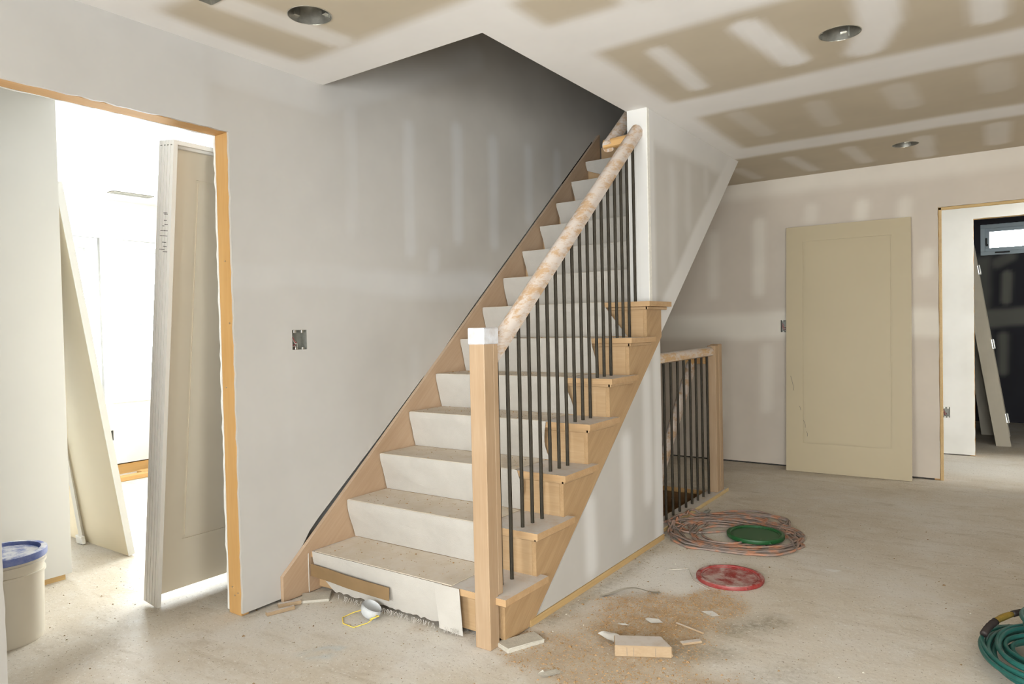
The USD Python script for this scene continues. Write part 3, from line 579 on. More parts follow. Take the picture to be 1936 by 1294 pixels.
put('open_stringer', extrude(Polygon(pts), (WS-0.02, 0, 0), (0, 1, 0), (0, 0, 1), 0.0203), 'oak_slope', st)
SK = Polygon([(-0.16, 0.004), (-0.16, skirt_top(-0.16)), (3.02, skirt_top(3.02)), (3.02, skirt_top(3.02)-0.42), (0.32, 0.004)])
put('skirt_board', extrude(SK, (0.0012, 0, 0), (0, 1, 0), (0, 0, 1), XS-0.0012), 'oak_skirt', st)
put('skirt_cap_edge', extrude(Polygon([(-0.02, 0.004), (-0.016, 0.004), (-0.016, skirt_top(-.016)-0.05), (-0.02, skirt_top(-.02)-0.05)]), (XS, 0, 0), (0, 1, 0), (0, 0, 1), 0.0008), 'drywall_edge', st, label='pale pencil line')
put('landing', bx(XS, WI-0.003, 13*RUN+NOS+0.02, 4.0, 14*RISE-0.27, 14*RISE), 'oak_across', st)
put('carriage', extrude(Polygon([(0.35, 0.0), (3.1, SL*2.75), (3.1, SL*2.75+0.08), (0.35, 0.08)]), (0.1, 0, 0), (0, 1, 0), (0, 0, 1), 0.8), 'dark_cavity', st)

# ---- dust covers on the steps: a hardboard sheet on the tread and canvas hanging over the riser
ORD = ['lowest', 'second', 'third', 'fourth', 'fifth', 'sixth', 'seventh', 'eighth', 'ninth', 'tenth', 'eleventh', 'twelfth', 'thirteenth']
for k in range(1, 14):
    z, y = k*RISE, (k-1)*RUN; g = np.random.default_rng(100+k)
    xr = 0.885 if k <= 7 else 0.962
    lab = f'dusty board and canvas cover on the {ORD[k-1]} stair step' + (' with a brown tape strip' if k == 1 else ', topmost covered step with torn canvas' if k == 13 else ' counted from the floor' if k > 1 else '')
    c = thing('step_cover', lab, 'dust cover', group='dust covers on the stair steps')
    put('board', bx(XS+0.004+0.02*(k == 1), xr, y+0.001, y+RUN+NOS-0.008, z+0.0006, z+0.005, 0.001), 'cover_board', c)
    # canvas drape, double sided with a little thickness
    nu, nv = 60, 12
    xl = XS+0.003 if k > 1 else 0.035; xe = {1: 0.83, 6: 0.92, 7: 0.93}.get(k, 0.905 if k < 7 else 0.965)
    U, V = np.meshgrid(np.linspace(0, 1, nu), np.linspace(0, 1, nv), indexing='ij')
    left = xl + (0.004*V if k > 1 else 0.18*np.maximum(0, V-0.45)+0.03*V) + 0.0015*np.sin(V*7+k)*V
    if k == 13: left = left + 0.11*sstep(0.35, 0.6, V)
    if k >= 9: left = left + 0.02*V
    right = xe + 0.012*np.sin(V*5+2*k)*(k <= 7)
    if k == 7: right = xe-0.06+0.13*V
    if k == 6: right = xe + 0.02*V
    if k == 8: right = 0.972 - 0.05*sstep(0.3, 1.0, V)
    X = left + (right-left)*U
    ytop, ybot = y-0.004, y+NOS-0.006
    Y = ytop + (ybot-ytop)*np.maximum(0, (V-0.16)/0.84) if k > 1 else y-0.006 - 0.006*np.sin(V*3.0)+0.022*V
    ztop, zbot = z+0.003, (k-1)*RISE+0.006
    if k == 1: zbot = 0.026
    Z = ztop + (zbot-ztop)*V
    q = np.stack([X*6, V*2.2, np.full_like(X, k*3.7)], -1); Y = Y - (meshkit.fbm(q, 3, k)-0.42)*0.022*np.sin(np.pi*np.clip(V*1.02, 0, 1))
    if k == 1: Z = Z + V**3*(meshkit.fbm(np.stack([X*40, V*0, V*0+3], -1), 2, 5)-.5)*0.014
    P = np.stack([X, Y, Z], -1).reshape(-1, 3); B = P + np.array([0, 0.0018, -0.0006])
    idx = lambda i, j: i*nv+j; F = []
    n0 = len(P)
    for i in range(nu-1):
        for j in range(nv-1):
            F += [(idx(i, j), idx(i, j+1), idx(i+1, j+1)), (idx(i, j), idx(i+1, j+1), idx(i+1, j))]
    F = np.array(F); F = np.vstack([F, F[:, ::-1]+n0])
    put('canvas', (np.vstack([P, B]), F), 'canvas', c, smooth=True)
    if k == 1:
        # a second narrow strip of canvas, the tape and the frayed threads
        U, V = np.meshgrid(np.linspace(0, 1, 12), np.linspace(0, 1, 12), indexing='ij')
        X = 0.80+0.03*V + (0.132-0.02*V)*U; Y = -0.0085-0.006*V+0.012*V*U; Z = RISE+0.002 - (0.178+0.012*U)*V
        P = np.stack([X, Y, Z], -1).reshape(-1, 3); F = []
        for i in range(11):
            for j in range(11): F += [(i*12+j, i*12+j+1, i*12+j+13), (i*12+j, i*12+j+13, i*12+j+12)]
        F = np.array(F); put('canvas_flap', (np.vstack([P, P+[0, 0.0018, 0]]), np.vstack([F, F[:, ::-1]+len(P)])), 'canvas', c, smooth=True)
        s = bx(0.045, 0.555, -0.0005, 0.0015, 0, 0.058, 0.0006); s = s.subdivide().subdivide(); v = s.vertices.copy()
        v[:, 2] += 0.088 - (v[:, 0]-0.05)*0.03; v[:, 1] += -0.026 + 0.004*np.sin(v[:, 0]*14)
        put('tape_strip', trimesh.Trimesh(v, s.faces, process=False), 'cardboard', c, label='brown cardboard tape strip')
        th = []
        for i in range(110):
            x = 0.20+0.73*g.random(); p = np.array([x, -0.010, 0.030]); q2 = [p]
            for j in range(4): p = p + np.array([g.normal(0, .003), g.normal(-.001, .002), -0.0065*g.random()-0.0015]); q2.append(p)
            th.append(tube(np.array(q2), 0.0008, 4, False))
        put('frayed_thread', cat(th), 'canvas', c, kind='stuff')

# ================================================================== RAILINGS
def rail_profile(w=0.066, h=0.070):
    a = np.linspace(-0.2*np.pi, 1.2*np.pi, 15)
    return Polygon([(w/2*math.cos(t), h*0.55*math.sin(t)) if math.sin(t) > -0.2 else (w/2*math.cos(t), -h*0.36) for t in a] + [(-w*0.28, -h*0.48), (w*0.28, -h*0.48)]).convex_hull
def sweep_rail(p0, p1, w=0.066, h=0.07, up=(0, 0, 1)):
    p0, p1 = np.array(p0, float), np.array(p1, float); d = p1-p0; L = np.linalg.norm(d); d /= L
    s = np.cross(d, up); s /= np.linalg.norm(s); u = np.cross(s, d)
    m = trimesh.creation.extrude_polygon(rail_profile(w, h), L, engine='earcut'); v = m.vertices
    return trimesh.Trimesh(p0 + v[:, :1]*s + v[:, 1:2]*u + v[:, 2:]*d, m.faces, process=False)
XB = 1.045
rl = thing('stair_railing', 'stair railing with oak newel, plaster-smeared round handrail and black iron bars', 'railing')
def railz(y): return 1.649 + SL*(y-0.707)
pos = put('newel_post', bx(1.035, 1.107, -0.039, 0.021, 0.0, 1.176, 0.003), 'oak_post', rl)
put('back_strip', bx(1.0365, 1.1055, 0.0225, 0.054, RISE+0.001, 1.176, 0.003), 'oak_post', pos)
put('film_wrap', bx(1.0315, 1.1105, -0.0425, 0.055, 1.172, 1.236, 0.004), 'film_wrap', pos, label='crinkled clear plastic film round the newel top')
put('handrail', sweep_rail((XB, 0.053, railz(0.053)), (XB, YW-0.002, railz(YW-0.002))), 'oak_rail', rl, smooth=35)
yo = YW-0.036
put('return_rail', sweep_rail((XB+0.005, yo, railz(yo)-0.02), (0.862, yo, railz(yo)-0.028), 0.058, 0.055), 'oak_return', rl, smooth=35)
put('upper_rail', sweep_rail((0.888, yo-0.02, railz(yo)-0.045), (0.888, 3.0, railz(3.0)-0.02), 0.062, 0.066), 'oak_rail', rl, smooth=35)
bal = [(1, 0.125), (1, 0.199)] + [(k, (k-1)*RUN+o) for k in range(2, 7) for o in (0.055, 0.131, 0.207)] + [(7, 6*RUN+0.058)]
for k, y in bal:
    zt = railz(y) - 0.030
    put('baluster', tube([(XB, y, k*RISE-0.003), (XB, y, k*RISE+0.02), (XB, y, zt)], 0.0083, 10), 'black_iron', rl, smooth=40)

gr = thing('stairwell_railing', 'low landing railing with black bars and square oak post beside the cellar stairs', 'railing')
XG = 1.008
put('curb_plate', bx(0.962, 1.068, 1.618, 2.93, 0.0005, 0.026, 0.002), 'pine_curb', gr)
p2 = put('newel_post', bx(0.992, 1.052, 2.735, 2.80, 0.026, 1.075, 0.003), 'oak_post', gr)
put('back_strip', bx(0.990, 1.054, 2.802, 2.866, 0.026, 1.082, 0.003), 'oak_post', p2)
put('handrail', sweep_rail((XG, 1.6165, 1.022), (XG, 2.734, 1.030), 0.062, 0.062), 'oak_rail_flat', gr, smooth=35)
for y in (1.80, 1.91, 2.02, 2.13, 2.24, 2.35, 2.46, 2.57, 2.68):
    put('baluster', tube([(XG, y, 0.024), (XG, y, 1.0)], 0.0083, 10), 'black_iron', gr, smooth=40)
cs = thing('cellar_stairs', 'brown wooden cellar stairs going down behind the landing railing', 'staircase')
for k in range(6):
    put('riser', bx(0.03, 0.955, 2.853-0.235*k, 2.869-0.235*k, -0.19*(k+1)+0.0, -0.19*k-(0.03 if k else 0.002)), 'oak_cellar', cs)
    put('tread', bx(0.03, 0.955, 2.60-0.235*k, 2.869-0.235*k, -0.19*(k+1)-0.03, -0.19*(k+1)), 'oak_cellar', cs)
put('nosing', bx(0.03, 0.955, 2.835, 2.872, -0.03, 0.003, 0.004), 'oak_return', cs)
cr = thing('cellar_handrail', 'sloping wooden cellar handrail seen through the landing railing bars', 'handrail')
put('rail', sweep_rail((0.90, 2.66, 0.945), (0.90, 1.60, -0.235), 0.058, 0.085), 'oak_rail', cr, smooth=35)
put('level_return', sweep_rail((0.90, 2.62, 0.965), (0.90, 2.80, 0.968), 0.055, 0.06), 'oak_return', cr, smooth=35)
put('bracket', bx(0.90, 0.992, 2.765, 2.80, 0.94, 0.99, 0.004), 'oak_return', cr)

# ================================================================== DOORS
def slab_mesh(w, h, t, stile=0.125, top=0.125, bottom=0.24, groove=0.012, depth=0.006):
    """flat one-panel door: local x width, z height, y thickness (front at y=0); a routed groove frames the panel"""
    base = bx(0, w, depth, t, 0, h)
    outer = sbox(0, 0, w, h); hole_ = sbox(stile, bottom, w-stile, h-top); inner = sbox(stile+groove, bottom+groove, w-stile-groove, h-top-groove)
    fr = extrude(outer.difference(hole_), (0, depth, 0), (1, 0, 0), (0, 0, 1), depth); fr.vertices[:, 1] = np.where(fr.vertices[:, 1] < depth-1e-6, fr.vertices[:, 1], depth)
    pn = extrude(inner, (0, depth, 0), (1, 0, 0), (0, 0, 1), depth*0.9)
    return base, fr, pn
def grooved_leg(w, t, L):
    """jamb leg with three kerfs cut in its back; local x depth (0..-w), y thickness, z length; back at y=0"""
    P = sbox(-w, 0, 0, t)
    for i in range(4): P = P.difference(sbox(-w*(0.2+0.2*i)-0.0025, -1, -w*(0.2+0.2*i)+0.0025, 0.0028))
    return extrude(P, (0, 0, 0), (1, 0, 0), (0, 1, 0), L)
def prehung(name, label, loc, rot, w=0.86, L=2.075, wd=0.116, jm='jamb_primer', dm='door_cream_lit_hung', hinges=(), lab=None, hside=0.0, group=None):
    """a door hung in its frame. local: y across the opening from the near leg, z up, x = 0 the stop-side edge"""
    t = thing(name, label, 'door', loc, rot, group); th = 0.018
    leg = put('jamb_leg', grooved_leg(wd, th, L), jm, t)
    far = grooved_leg(wd, th, L); far.vertices[:, 1] = w+2*th-far.vertices[:, 1]; far.invert(); put('jamb_leg', far, jm, t)
    put('head_jamb', bx(-wd, 0, th, w+th, L-th, L), jm, t)
    st_ = [bx(-0.066, -0.03, th, th+0.011, 0, L-th), bx(-0.066, -0.03, w+th-0.011, w+th, 0, L-th), bx(-0.066, -0.03, th+0.011, w+th-0.011, L-th-0.011, L-th)]
    for s in st_: put('door_stop', s, jm, t)
    b, f, p = slab_mesh(w-0.006, L-th-0.03, 0.035)
    sl = cat([b, f]); R = lambda m: trimesh.Trimesh(np.stack([-0.067-m.vertices[:, 1], th+0.003+m.vertices[:, 0], 0.026+m.vertices[:, 2]], 1), m.faces, process=False)
    d = put('door_slab', R(sl), dm, t); put('panel', R(p), dm, d)
    for z in hinges:
        put('hinge', cat([bx(hside-0.004, hside+0.022, -0.002, 0.012, z-0.045, z+0.045, 0.002)]+[tube([(hside+0.012, -0.004, z-0.048), (hside+0.012, -0.004, z+0.048)], 0.006, 8)]), 'steel', t)
    return t, leg
R1 = rotm((0, 1, 0), 7.3)
pd, leg = prehung('prehung_door', 'cream prehung door in a grooved white frame leaning just inside the left opening', (-0.415, -0.512, 0.003), R1)
g = np.random.default_rng(5); ink = []
for i, (dz, w0, w1) in enumerate([(0, .055, .085), (-.006, .06, .085), (-.035, .060, .083), (-.055, .066, .09), (-.062, .05, .06), (-.085, .035, .09), (-.11, .032, .092), (-.14, .05, .085), (-.16, .06, .09), (-.175, .03, .07), (-.185, .06, .09)]):
    x = w0
    while x < w1:
        l = g.uniform(.003, .008); ink.append(bx(-0.116+x, -0.116+x+l, -0.0006, 0.0005, 1.765+dz*.9, 1.765+dz*.9+0.003)); x += l+.002
put('printed_marks', cat(ink), 'ink', leg, label='small dark printed marks')
put('staple', cat([bx(-0.116*f-0.006, -0.116*f+0.006, -0.0008, 0.0006, 2.052, 2.056) for f in (.15, .38, .6, .85)]), 'box_steel', leg)

# plain slab leaning on the closet's end wall, and a loose frame leg beside it
b, f, p = bx(0, 0.81, 0, 0.018, 0, 2.06, 0.002), bx(0, 0.81, 0.018, 0.036, 0, 2.06, 0.002), bx(-0.0, 0.81, 0.0178, 0.0182, 0, 2.06)
b, f, p = [trimesh.Trimesh(m.vertices - np.array([0.81, 0, 0]), m.faces, process=False) for m in (b, f, p)]
ds = thing('door_slab', 'cream door slab leaning behind the white closet wall, white edge showing', 'door', (-1.292, -0.205, 0.004), rotm((1, 0, 0), 8.6))
s = put('slab', bx(-0.81, 0, 0, 0.036, 0, 2.06, 0.002), 'door_cream_lit', ds)
put('edge_band', bx(-0.0005, 0.0012, 0.0, 0.036, 0.0, 2.06), 'white_primer', ds, label='white door edge')
jl = thing('door_frame_leg', 'loose white door frame leg leaning left of the cream slab', 'door frame', (-1.78, -0.245, 0.003), rotm((0, 0, 1), 0)*rotm((1, 0, 0), 7.5))
m = grooved_leg(0.15, 0.018, 2.02); m.apply_transform(trimesh.transformations.rotation_matrix(math.radians(-38), [0, 0, 1])); put('leg', m, 'jamb_primer', jl)
put('foot_block', bx(-0.05, 0.03, 0.0, 0.02, 0.0, 0.05, 0.003), 'jamb_primer', jl)

# big one-panel door against the back wall
BWd, BH = 0.905, 2.012; th_ = math.degrees(math.asin((YB-0.037-3.862-0.026)/BH))
b, f, p = slab_mesh(BWd, BH, 0.035, 0.130, 0.125, 0.235, 0.010, 0.006)
pdn = thing('panel_door', 'large olive-cream panel door leaning flat against the back wall', 'door', (1.247, 3.862, 0.003), rotm((0, 0, 1), 1.6)*rotm((1, 0, 0), -th_))
pdn_rot = None
s = put('slab', cat([b, f]), 'door_cream', pdn); put('panel', p, 'door_cream', s)
sc = []
for (x0, z0, x1, z1) in [(.035, .78, .06, .66), (.102, .535, .115, .50), (.135, .42, .150, .36), (.158, .33, .165, .29)]:
    sc.append(tube([(x0, -0.0004, z0), ((x0+x1)/2+.004, -0.0004, (z0+z1)/2), (x1, -0.0004, z1)], 0.0014, 5))
put('scratch', cat(sc), 'ink', s, label='dark scuff scratches')

# two framed doors leaning in the dark room
R3 = rotm((0, 1, 0), -8.5)
prehung('prehung_door', 'grooved tan door frame with steel hinges leaning in the dark room, front one', (2.785, 5.93, 0.003), R3, w=0.66, L=2.07, wd=0.118, jm='jamb_tan', dm='door_cream', hinges=(0.27, 0.98, 1.70), hside=0.0)
prehung('prehung_door', 'tan door frame leaning in the dark room, half hidden behind the hinged one', (2.655, 6.66, 0.003), rotm((0, 1, 0), -6.4), w=0.5, L=2.0, wd=0.118, jm='jamb_tan', dm='door_cream')

# ================================================================== ELECTRICAL
def wall_box(label, M, w, h, wires=True, d=0.045):
    """steel box set in a cut-out; local: x across, z up, y into the wall (front at 0). M maps local to world"""
    t = thing('outlet_box', label, 'electrical box', M[0], M[1]); e = 0.0015
    put('box', cat([bx(0, w, d-e, d, 0, h), bx(0, e, 0.001, d, 0, h), bx(w-e, w, 0.001, d, 0, h), bx(0, w, 0.001, d, 0, e), bx(0, w, 0.001, d, h-e, h)]), 'box_steel', t)
    for x, z in ((w*.22, h-.008), (w*.72, h-.008), (w*.3, .004), (w*.75, .004)):
        put('screw_tab', bx(x-.007, x+.007, 0.002, 0.004, z-.006, z+.007, .001), 'galvanised', t)
    if wires:
        for i in range(4):
            a = np.linspace(0, 1, 12); pts = np.stack([w*(.06+.1*(i % 2))+w*.5*a, 0.034-0.02*np.sin(a*np.pi)+0.004*i, h*(.72-.12*i)-h*.5*a+.008*np.sin(a*9+i)], 1)
            put('wire', tube(pts, 0.0022, 6), 'wire_red' if i % 2 == 0 else 'wire_white', t, smooth=True, label='red wire' if i % 2 == 0 else 'white wire')
    return t
wall_box('open steel electrical box with red wires in the left wall below stair height', ((0, -0.056, 1.152), rotm((0, 0, 1), 90)), 0.084, 0.093)
wall_box('open steel electrical box peeking out left of the leaning panel door', ((1.176, YB, 1.142), None), 0.074, 0.103)
wall_box('open steel electrical box low in the bright hall wall', ((2.274, YH, 0.334), None), 0.056, 0.096)
wall_box('steel electrical box low in the window wall of the bright far room', ((XL, 0.80, 0.31), rotm((0, 0, 1), 90)), 0.088, 0.09, False)
lab = ['round metal recessed light can in the ceiling above the left opening', 'round metal recessed light can in the ceiling right of the stairs', 'small far recessed light can in the ceiling near the back wall']
for (x, y), l in zip(cans, lab):
    t = thing('recessed_light', l, 'ceiling light', (x, y, H))
    R = 0.0805
    put('can', lathe([(R, -0.002), (R+0.003, -0.001), (R+0.003, 0.0), (R, 0.0), (R, 0.15), (R*.92, 0.158), (0.03, 0.16), (0.0, 0.16), (0.0, 0.163), (R*.95, 0.162), (R+.002, .152), (R+.002, 0)], 40), 'galvanised', t, smooth=35)
    put('socket', lathe([(0.0, 0.095), (0.016, 0.095), (0.02, 0.10), (0.02, 0.15), (0, 0.15)], 20), 'vinyl_white', t, smooth=35)
    for b_ in (bx(-R, -R+.012, -.012, .012, .02, .05, .001), bx(R-.012, R, -.012, .012, .02, .05, .001), bx(-.012, .012, R-.012, R, .03, .06, .001)): put('clip', b_, 'steel', t)
    put('collar_seam', bx(0.02, 0.024, R-.006, R-.001, 0.01, 0.15), 'box_steel', t)
t = thing('ceiling_box', 'square steel junction box cut into the ceiling at the top left', 'electrical box', (0.348, -0.736, H), None)
put('box', cat([bx(0, .1, 0, .1, .048, .05), bx(0, .0015, 0, .1, -.003, .05), bx(.0985, .1, 0, .1, -.003, .05), bx(0, .1, 0, .0015, -.003, .05), bx(0, .1, .0985, .1, -.003, .05)]), 'galvanised', t)
put('knockout', lathe([(0, .046), (.012, .046), (.012, .048), (0, .048)], 16, (.05, .05, 0)), 'black_plastic', t)
t = thing('ceiling_register', 'long slotted air vent in the ceiling of the bright far room', 'air vent', (-3.40, 0.74, H-0.008))
put('frame', cat([bx(0, .1, 0, .34, .004, .008), bx(0, .006, 0, .34, 0, .008), bx(.094, .1, 0, .34, 0, .008), bx(0, .1, 0, .006, 0, .008), bx(0, .1, .334, .34, 0, .008)]), 'galvanised', t)
for i in range(5): put('slat', bx(.014+.016*i, .022+.016*i, .008, .332, 0, .004), 'box_steel', t)

# ================================================================== THINGS ON THE FLOOR
def lid(name, label, loc, R, mat, tilt=0.0, h=0.02):
    t = thing(name, label, 'lid', loc, rotm((0, 1, 0), tilt) if tilt else None)
    prof = [(0, h-.009), (R*.80, h-.009), (R*.86, h-.007), (R*.88, h-.001), (R*.93, h), (R*.985, h-.002), (R, h-.006), (R, .004), (R*.985, 0), (R*.95, 0), (R*.94, h-.008), (R*.86, h-.012), (0, h-.012)]
    put('disc', lathe(prof, 64), mat, t, smooth=35)
    put('rib', lathe([(R*.80, h-.0095), (R*.80, h-.0065), (R*.82, h-.0065), (R*.82, h-.0095)], 64), mat, t, smooth=35)
    put('tear_tab', bx(-.012, .012, R-.004, R+.003, .004, .014, .001), mat, t); put('tear_tab', bx(R*.7-.01, R*.7+.008, -R*.73, -R*.71+.006, .003, .013, .001), mat, t)
    return t
lid('pail_cover', 'dusty red plastic bucket lid lying flat on the floor', (1.632, 1.182, 0.001), 0.157, 'lid_red')
lid('pail_cover', 'dark green plastic bucket lid resting on the tangled cord', (1.555, 1.885, 0.012), 0.157, 'lid_green', h=0.024)
bk = thing('bucket', 'translucent plaster-filled plastic bucket with blue rimmed lid behind the left edge', 'bucket', (-0.640, -1.017, 0.0))
put('body', lathe([(0, 0.004), (.124, .004), (.130, .0), (.132, .01), (.139, .27), (.145, .272), (.145, .282), (.139, .284), (.141, .31), (.148, .312), (.148, .322), (.141, .324), (.142, .352), (0, .352)], 64), 'bucket_plastic', bk, smooth=35)
put('lid', lathe([(0, .356), (.118, .356), (.124, .352), (.130, .368), (.146, .368), (.152, .364), (.152, .340), (.149, .335), (.143, .334), (.143, .35), (0, .35)], 64), 'lid_blue', bk, smooth=35)
put('paper_label', trimesh.Trimesh(*(lambda m: (m.vertices, m.faces))(lathe([(.1365, .1), (.1375, .1), (.1395, .22), (.1385, .22)], 64))), 'gypsum', bk, smooth=35) if False else None

# tangled extension cord
def cord_path():
    g = np.random.default_rng(21); pts = []
    loops = [(1.42, 1.95, .40, .40, .2), (1.47, 1.88, .36, .34, .5), (1.36, 1.86, .30, .36, .9), (1.50, 1.96, .33, .42, .3), (1.44, 1.83, .38, .30, 1.4), (1.40, 2.04, .28, .42, .7), (1.52, 1.80, .30, .27, .1),
             (1.38, 1.98, .22, .34, 1.1), (1.45, 1.90, .39, .36, .6), (1.33, 1.82, .24, .26, .2), (1.50, 2.02, .30, .38, 1.3), (1.43, 1.88, .35, .31, .4)]
    for i, (cx, cy, rx, ry, ph) in enumerate(loops):
        n = 46; a = np.arange(n)/n*2*np.pi + 0.6
        wob = 0.034*np.sin(a*4+i*1.7) + 0.020*np.sin(a*9+i)
        e = np.stack([cx+(rx+wob)*np.cos(a), cy+(ry+wob)*np.sin(a)], 1)
        pts.append(e)
    P = np.vstack(pts)
    k = np.ones(9)/9; Q = np.stack([np.convolve(np.pad(P[:, c], 4, mode='edge'), k, 'valid') for c in range(2)], 1)
    head = np.array([[1.10, 1.66], [1.03, 1.72], [1.02, 1.80], [1.06, 1.86], [1.12, 1.80], [1.20, 1.78], [1.32, 1.86]])
    tail = np.array([[1.30, 2.25], [1.20, 2.20], [1.10, 2.22], [1.06, 2.05], [1.10, 1.90], [1.20, 1.80], [1.30, 1.66]])
    Q = np.vstack([head, Q[6:], tail])
    t = np.concatenate([[0], np.cumsum(np.linalg.norm(np.diff(Q, axis=0), axis=1))]); n = int(t[-1]/0.014)
    from scipy.interpolate import CubicSpline
    s = np.linspace(0, t[-1], n); q = np.stack([CubicSpline(t, Q[:, c])(s) for c in range(2)], 1)
    q += 0.004*np.stack([np.sin(s*41), np.cos(s*37)], 1)
    z = 0.0062 + 0.016*np.clip(meshkit.fbm(np.stack([s*2.4, s*0, s*0], -1), 3, 8)-.35, 0, 1)
    z = z + np.where((q[:, 0] < 1.068+.012) & (q[:, 0] > 0.94), 0.0265, 0)*sstep(1.10, 1.06, q[:, 0])
    z = z + 0.0265*sstep(1.105, 1.07, q[:, 0])*(z < 0.026)
    return np.column_stack([q, z])
cd = thing('extension_cord', 'tangled orange and grey extension cord coiled under the green lid', 'extension cord')
cp = cord_path(); put('cable', tube(cp, 0.0066, 7), 'cord_twist', cd, smooth=True)
e = cp[-1]; 
put('plug', cat([bx(1.13, 1.155, 2.22, 2.27, .002, .022, .004), bx(1.135, 1.15, 2.27, 2.30, .006, .018, .003), bx(1.137, 1.141, 2.30, 2.318, .008, .012), bx(1.145, 1.149, 2.30, 2.318, .008, .012)]), 'box_steel', cd, label='grey plug end')

# teal air hose
ah = thing('air_hose', 'coiled teal air hose with black cuffs and brass coupling at the right edge', 'air hose')
g = np.random.default_rng(31)
def coil(c, R, z0, turns, r, seed, ry=1.0, tilt=0.0, spread=.03, zs=.022):
    gg = np.random.default_rng(seed); n = int(turns*60); a = np.arange(n)/60*2*np.pi; s = np.arange(n)/60
    rr = R + spread*(meshkit.fbm(np.stack([s*1.3, s*0, s*0], -1), 2, seed)-.5)*2.4 + .012*np.sin(a*3+seed)
    z = z0 + zs*(0.5+0.5*np.sin(s*2.1+seed)) + zs*1.5*meshkit.fbm(np.stack([s*2.0, s*0+5, s*0], -1), 2, seed+3) + s/turns*zs*1.6
    x, y = rr*np.cos(a), rr*ry*np.sin(a); z = z + tilt*(x+y*.5)
    return np.stack([c[0]+x, c[1]+y, z], 1)
HC = (2.90, 0.86)
hose = [tube(coil(HC, .262, .008, 5, .0075, 1, 1.0), .0078, 8), tube(coil((HC[0]+.01, HC[1]), .238, .02, 5, .0075, 2, 1.0), .0078, 8), tube(coil((HC[0]+.03, HC[1]+.01), .20, .012, 4, .0075, 5, 1.0), .0078, 8), tube(coil((HC[0]+.14, HC[1]+.14), .265, .075, 4, .0075, 3, .95, -.05), .0078, 8)]
for h in hose: put('hose', h, 'hose_teal', ah, smooth=True)
a = np.linspace(0, 1, 30)
c0, c1 = np.array([2.648, .905, .075]), np.array([2.845, 1.105, .135])
mid = np.array([2.69, 1.03, .135]); arc = ((1-a)**2)[:, None]*c0 + (2*a*(1-a))[:, None]*mid + (a**2)[:, None]*c1
put('cuff', tube(arc[0:10], .0125+.0008*np.sin(np.arange(10)*3), 10), 'hose_cuff', ah, smooth=True)
put('cuff', tube(arc[17:30], .0115+.001*np.sin(np.arange(13)*3), 10), 'hose_cuff', ah, smooth=True)
put('coupling', tube(arc[9:18], [.009, .011, .011, .012, .012, .012, .011, .011, .009], 8), 'brass', ah, label='brass coupling')
put('twist_tie', tube([(2.765, 1.03, .125), (2.775, 1.02, .142), (2.79, 1.03, .139), (2.80, 1.05, .143), (2.82, 1.06, .13)], .002, 6), 'tie_red', ah)

# wood scraps, shims, plaster bits
def block(name, label, c, l, w, h, ang, mat='pine_scrap', group=None, seed=0, chip=True, tilt=0):
    m = bx(-l/2, l/2, -w/2, w/2, 0, h, 0.002); gg = np.random.default_rng(seed); v = m.vertices.copy()
    if chip: v += gg.normal(0, 0.0012, v.shape)*(v[:, 2:] > 0.002); v[:, 0] += np.where(v[:, 0] > 0, 0.06*v[:, 1], -0.04*v[:, 1])
    m = trimesh.Trimesh(v, m.faces, process=False)
    o = put(name, m, mat, None, label, name.split('_')[-1] if False else 'wood scrap', group)
    x = UsdGeom.Xformable(o); x.AddTranslateOp().Set(Gf.Vec3d(*c)); x.AddRotateZOp().Set(ang)
    if tilt: x.AddRotateYOp().Set(tilt)
    return o
bl = thing('lumber_offcut', 'thick pale wooden offcut block lying in the sawdust', 'wood scrap', (1.594, 0.265, 0.001), rotm((0, 0, 1), 28))
mb = bx(-.105, .105, -.045, .045, 0, .042, .003); vv = mb.vertices.copy(); vv[:, 0] += np.where(vv[:, 0] > 0, -.35*(vv[:, 1]+.045)*(vv[:, 1] > 0), 0); mb = trimesh.Trimesh(vv, mb.faces, process=False).convex_hull
put('block', mb, 'pine_scrap', bl); put('splinter', bx(.085, .108, -.043, -.02, .004, .014, .002), 'pine_scrap', bl)
for x in (-.06, -.035, .045): put('knife_mark', bx(x-.0006, x+.0006, -.0455, -.0445, .004, .036), 'ink', bl)
block('wood_stick', 'small flat wood sliver right of the offcut block', (1.722, .428, .001), .085, .022, .010, 48, seed=1)
block('wood_stick', 'thin long wood splinter pointing away right of the offcut block', (1.672, .545, .003), .135, .008, .006, -16, seed=2)
block('wood_stick', 'short wood strip on the floor left of the skirt board foot', (0.098, -0.235, .001), .125, .022, .016, 70, seed=3)
block('wood_stick', 'short wood strip tucked against the left wall by the skirt board', (0.070, -0.165, .001), .10, .024, .018, 62, seed=4)
block('shim_block', 'dusty grey shim block under the foot of the skirt board', (0.105, -0.045, .0), .13, .10, .014, 45, 'gypsum', seed=5)
block('shim_block', 'dusty slab of drywall wedged under the stair foot right of the newel', (1.168, 0.075, .0), .17, .085, .016, 66, 'gypsum', seed=6)
for y0, y1, x, z, l in ((-.2, 2.2, -3.435, .0005, 'long pine stud lying on the floor by the window wall'), (1.0, 2.3, -3.55, .0005, 'second pine stud against the window wall behind the first')):
    o = put('lumber_stud', bx(x-.045, x+.045, y0, y1, z, z+.038, .003), 'pine_header', None, l, 'lumber')
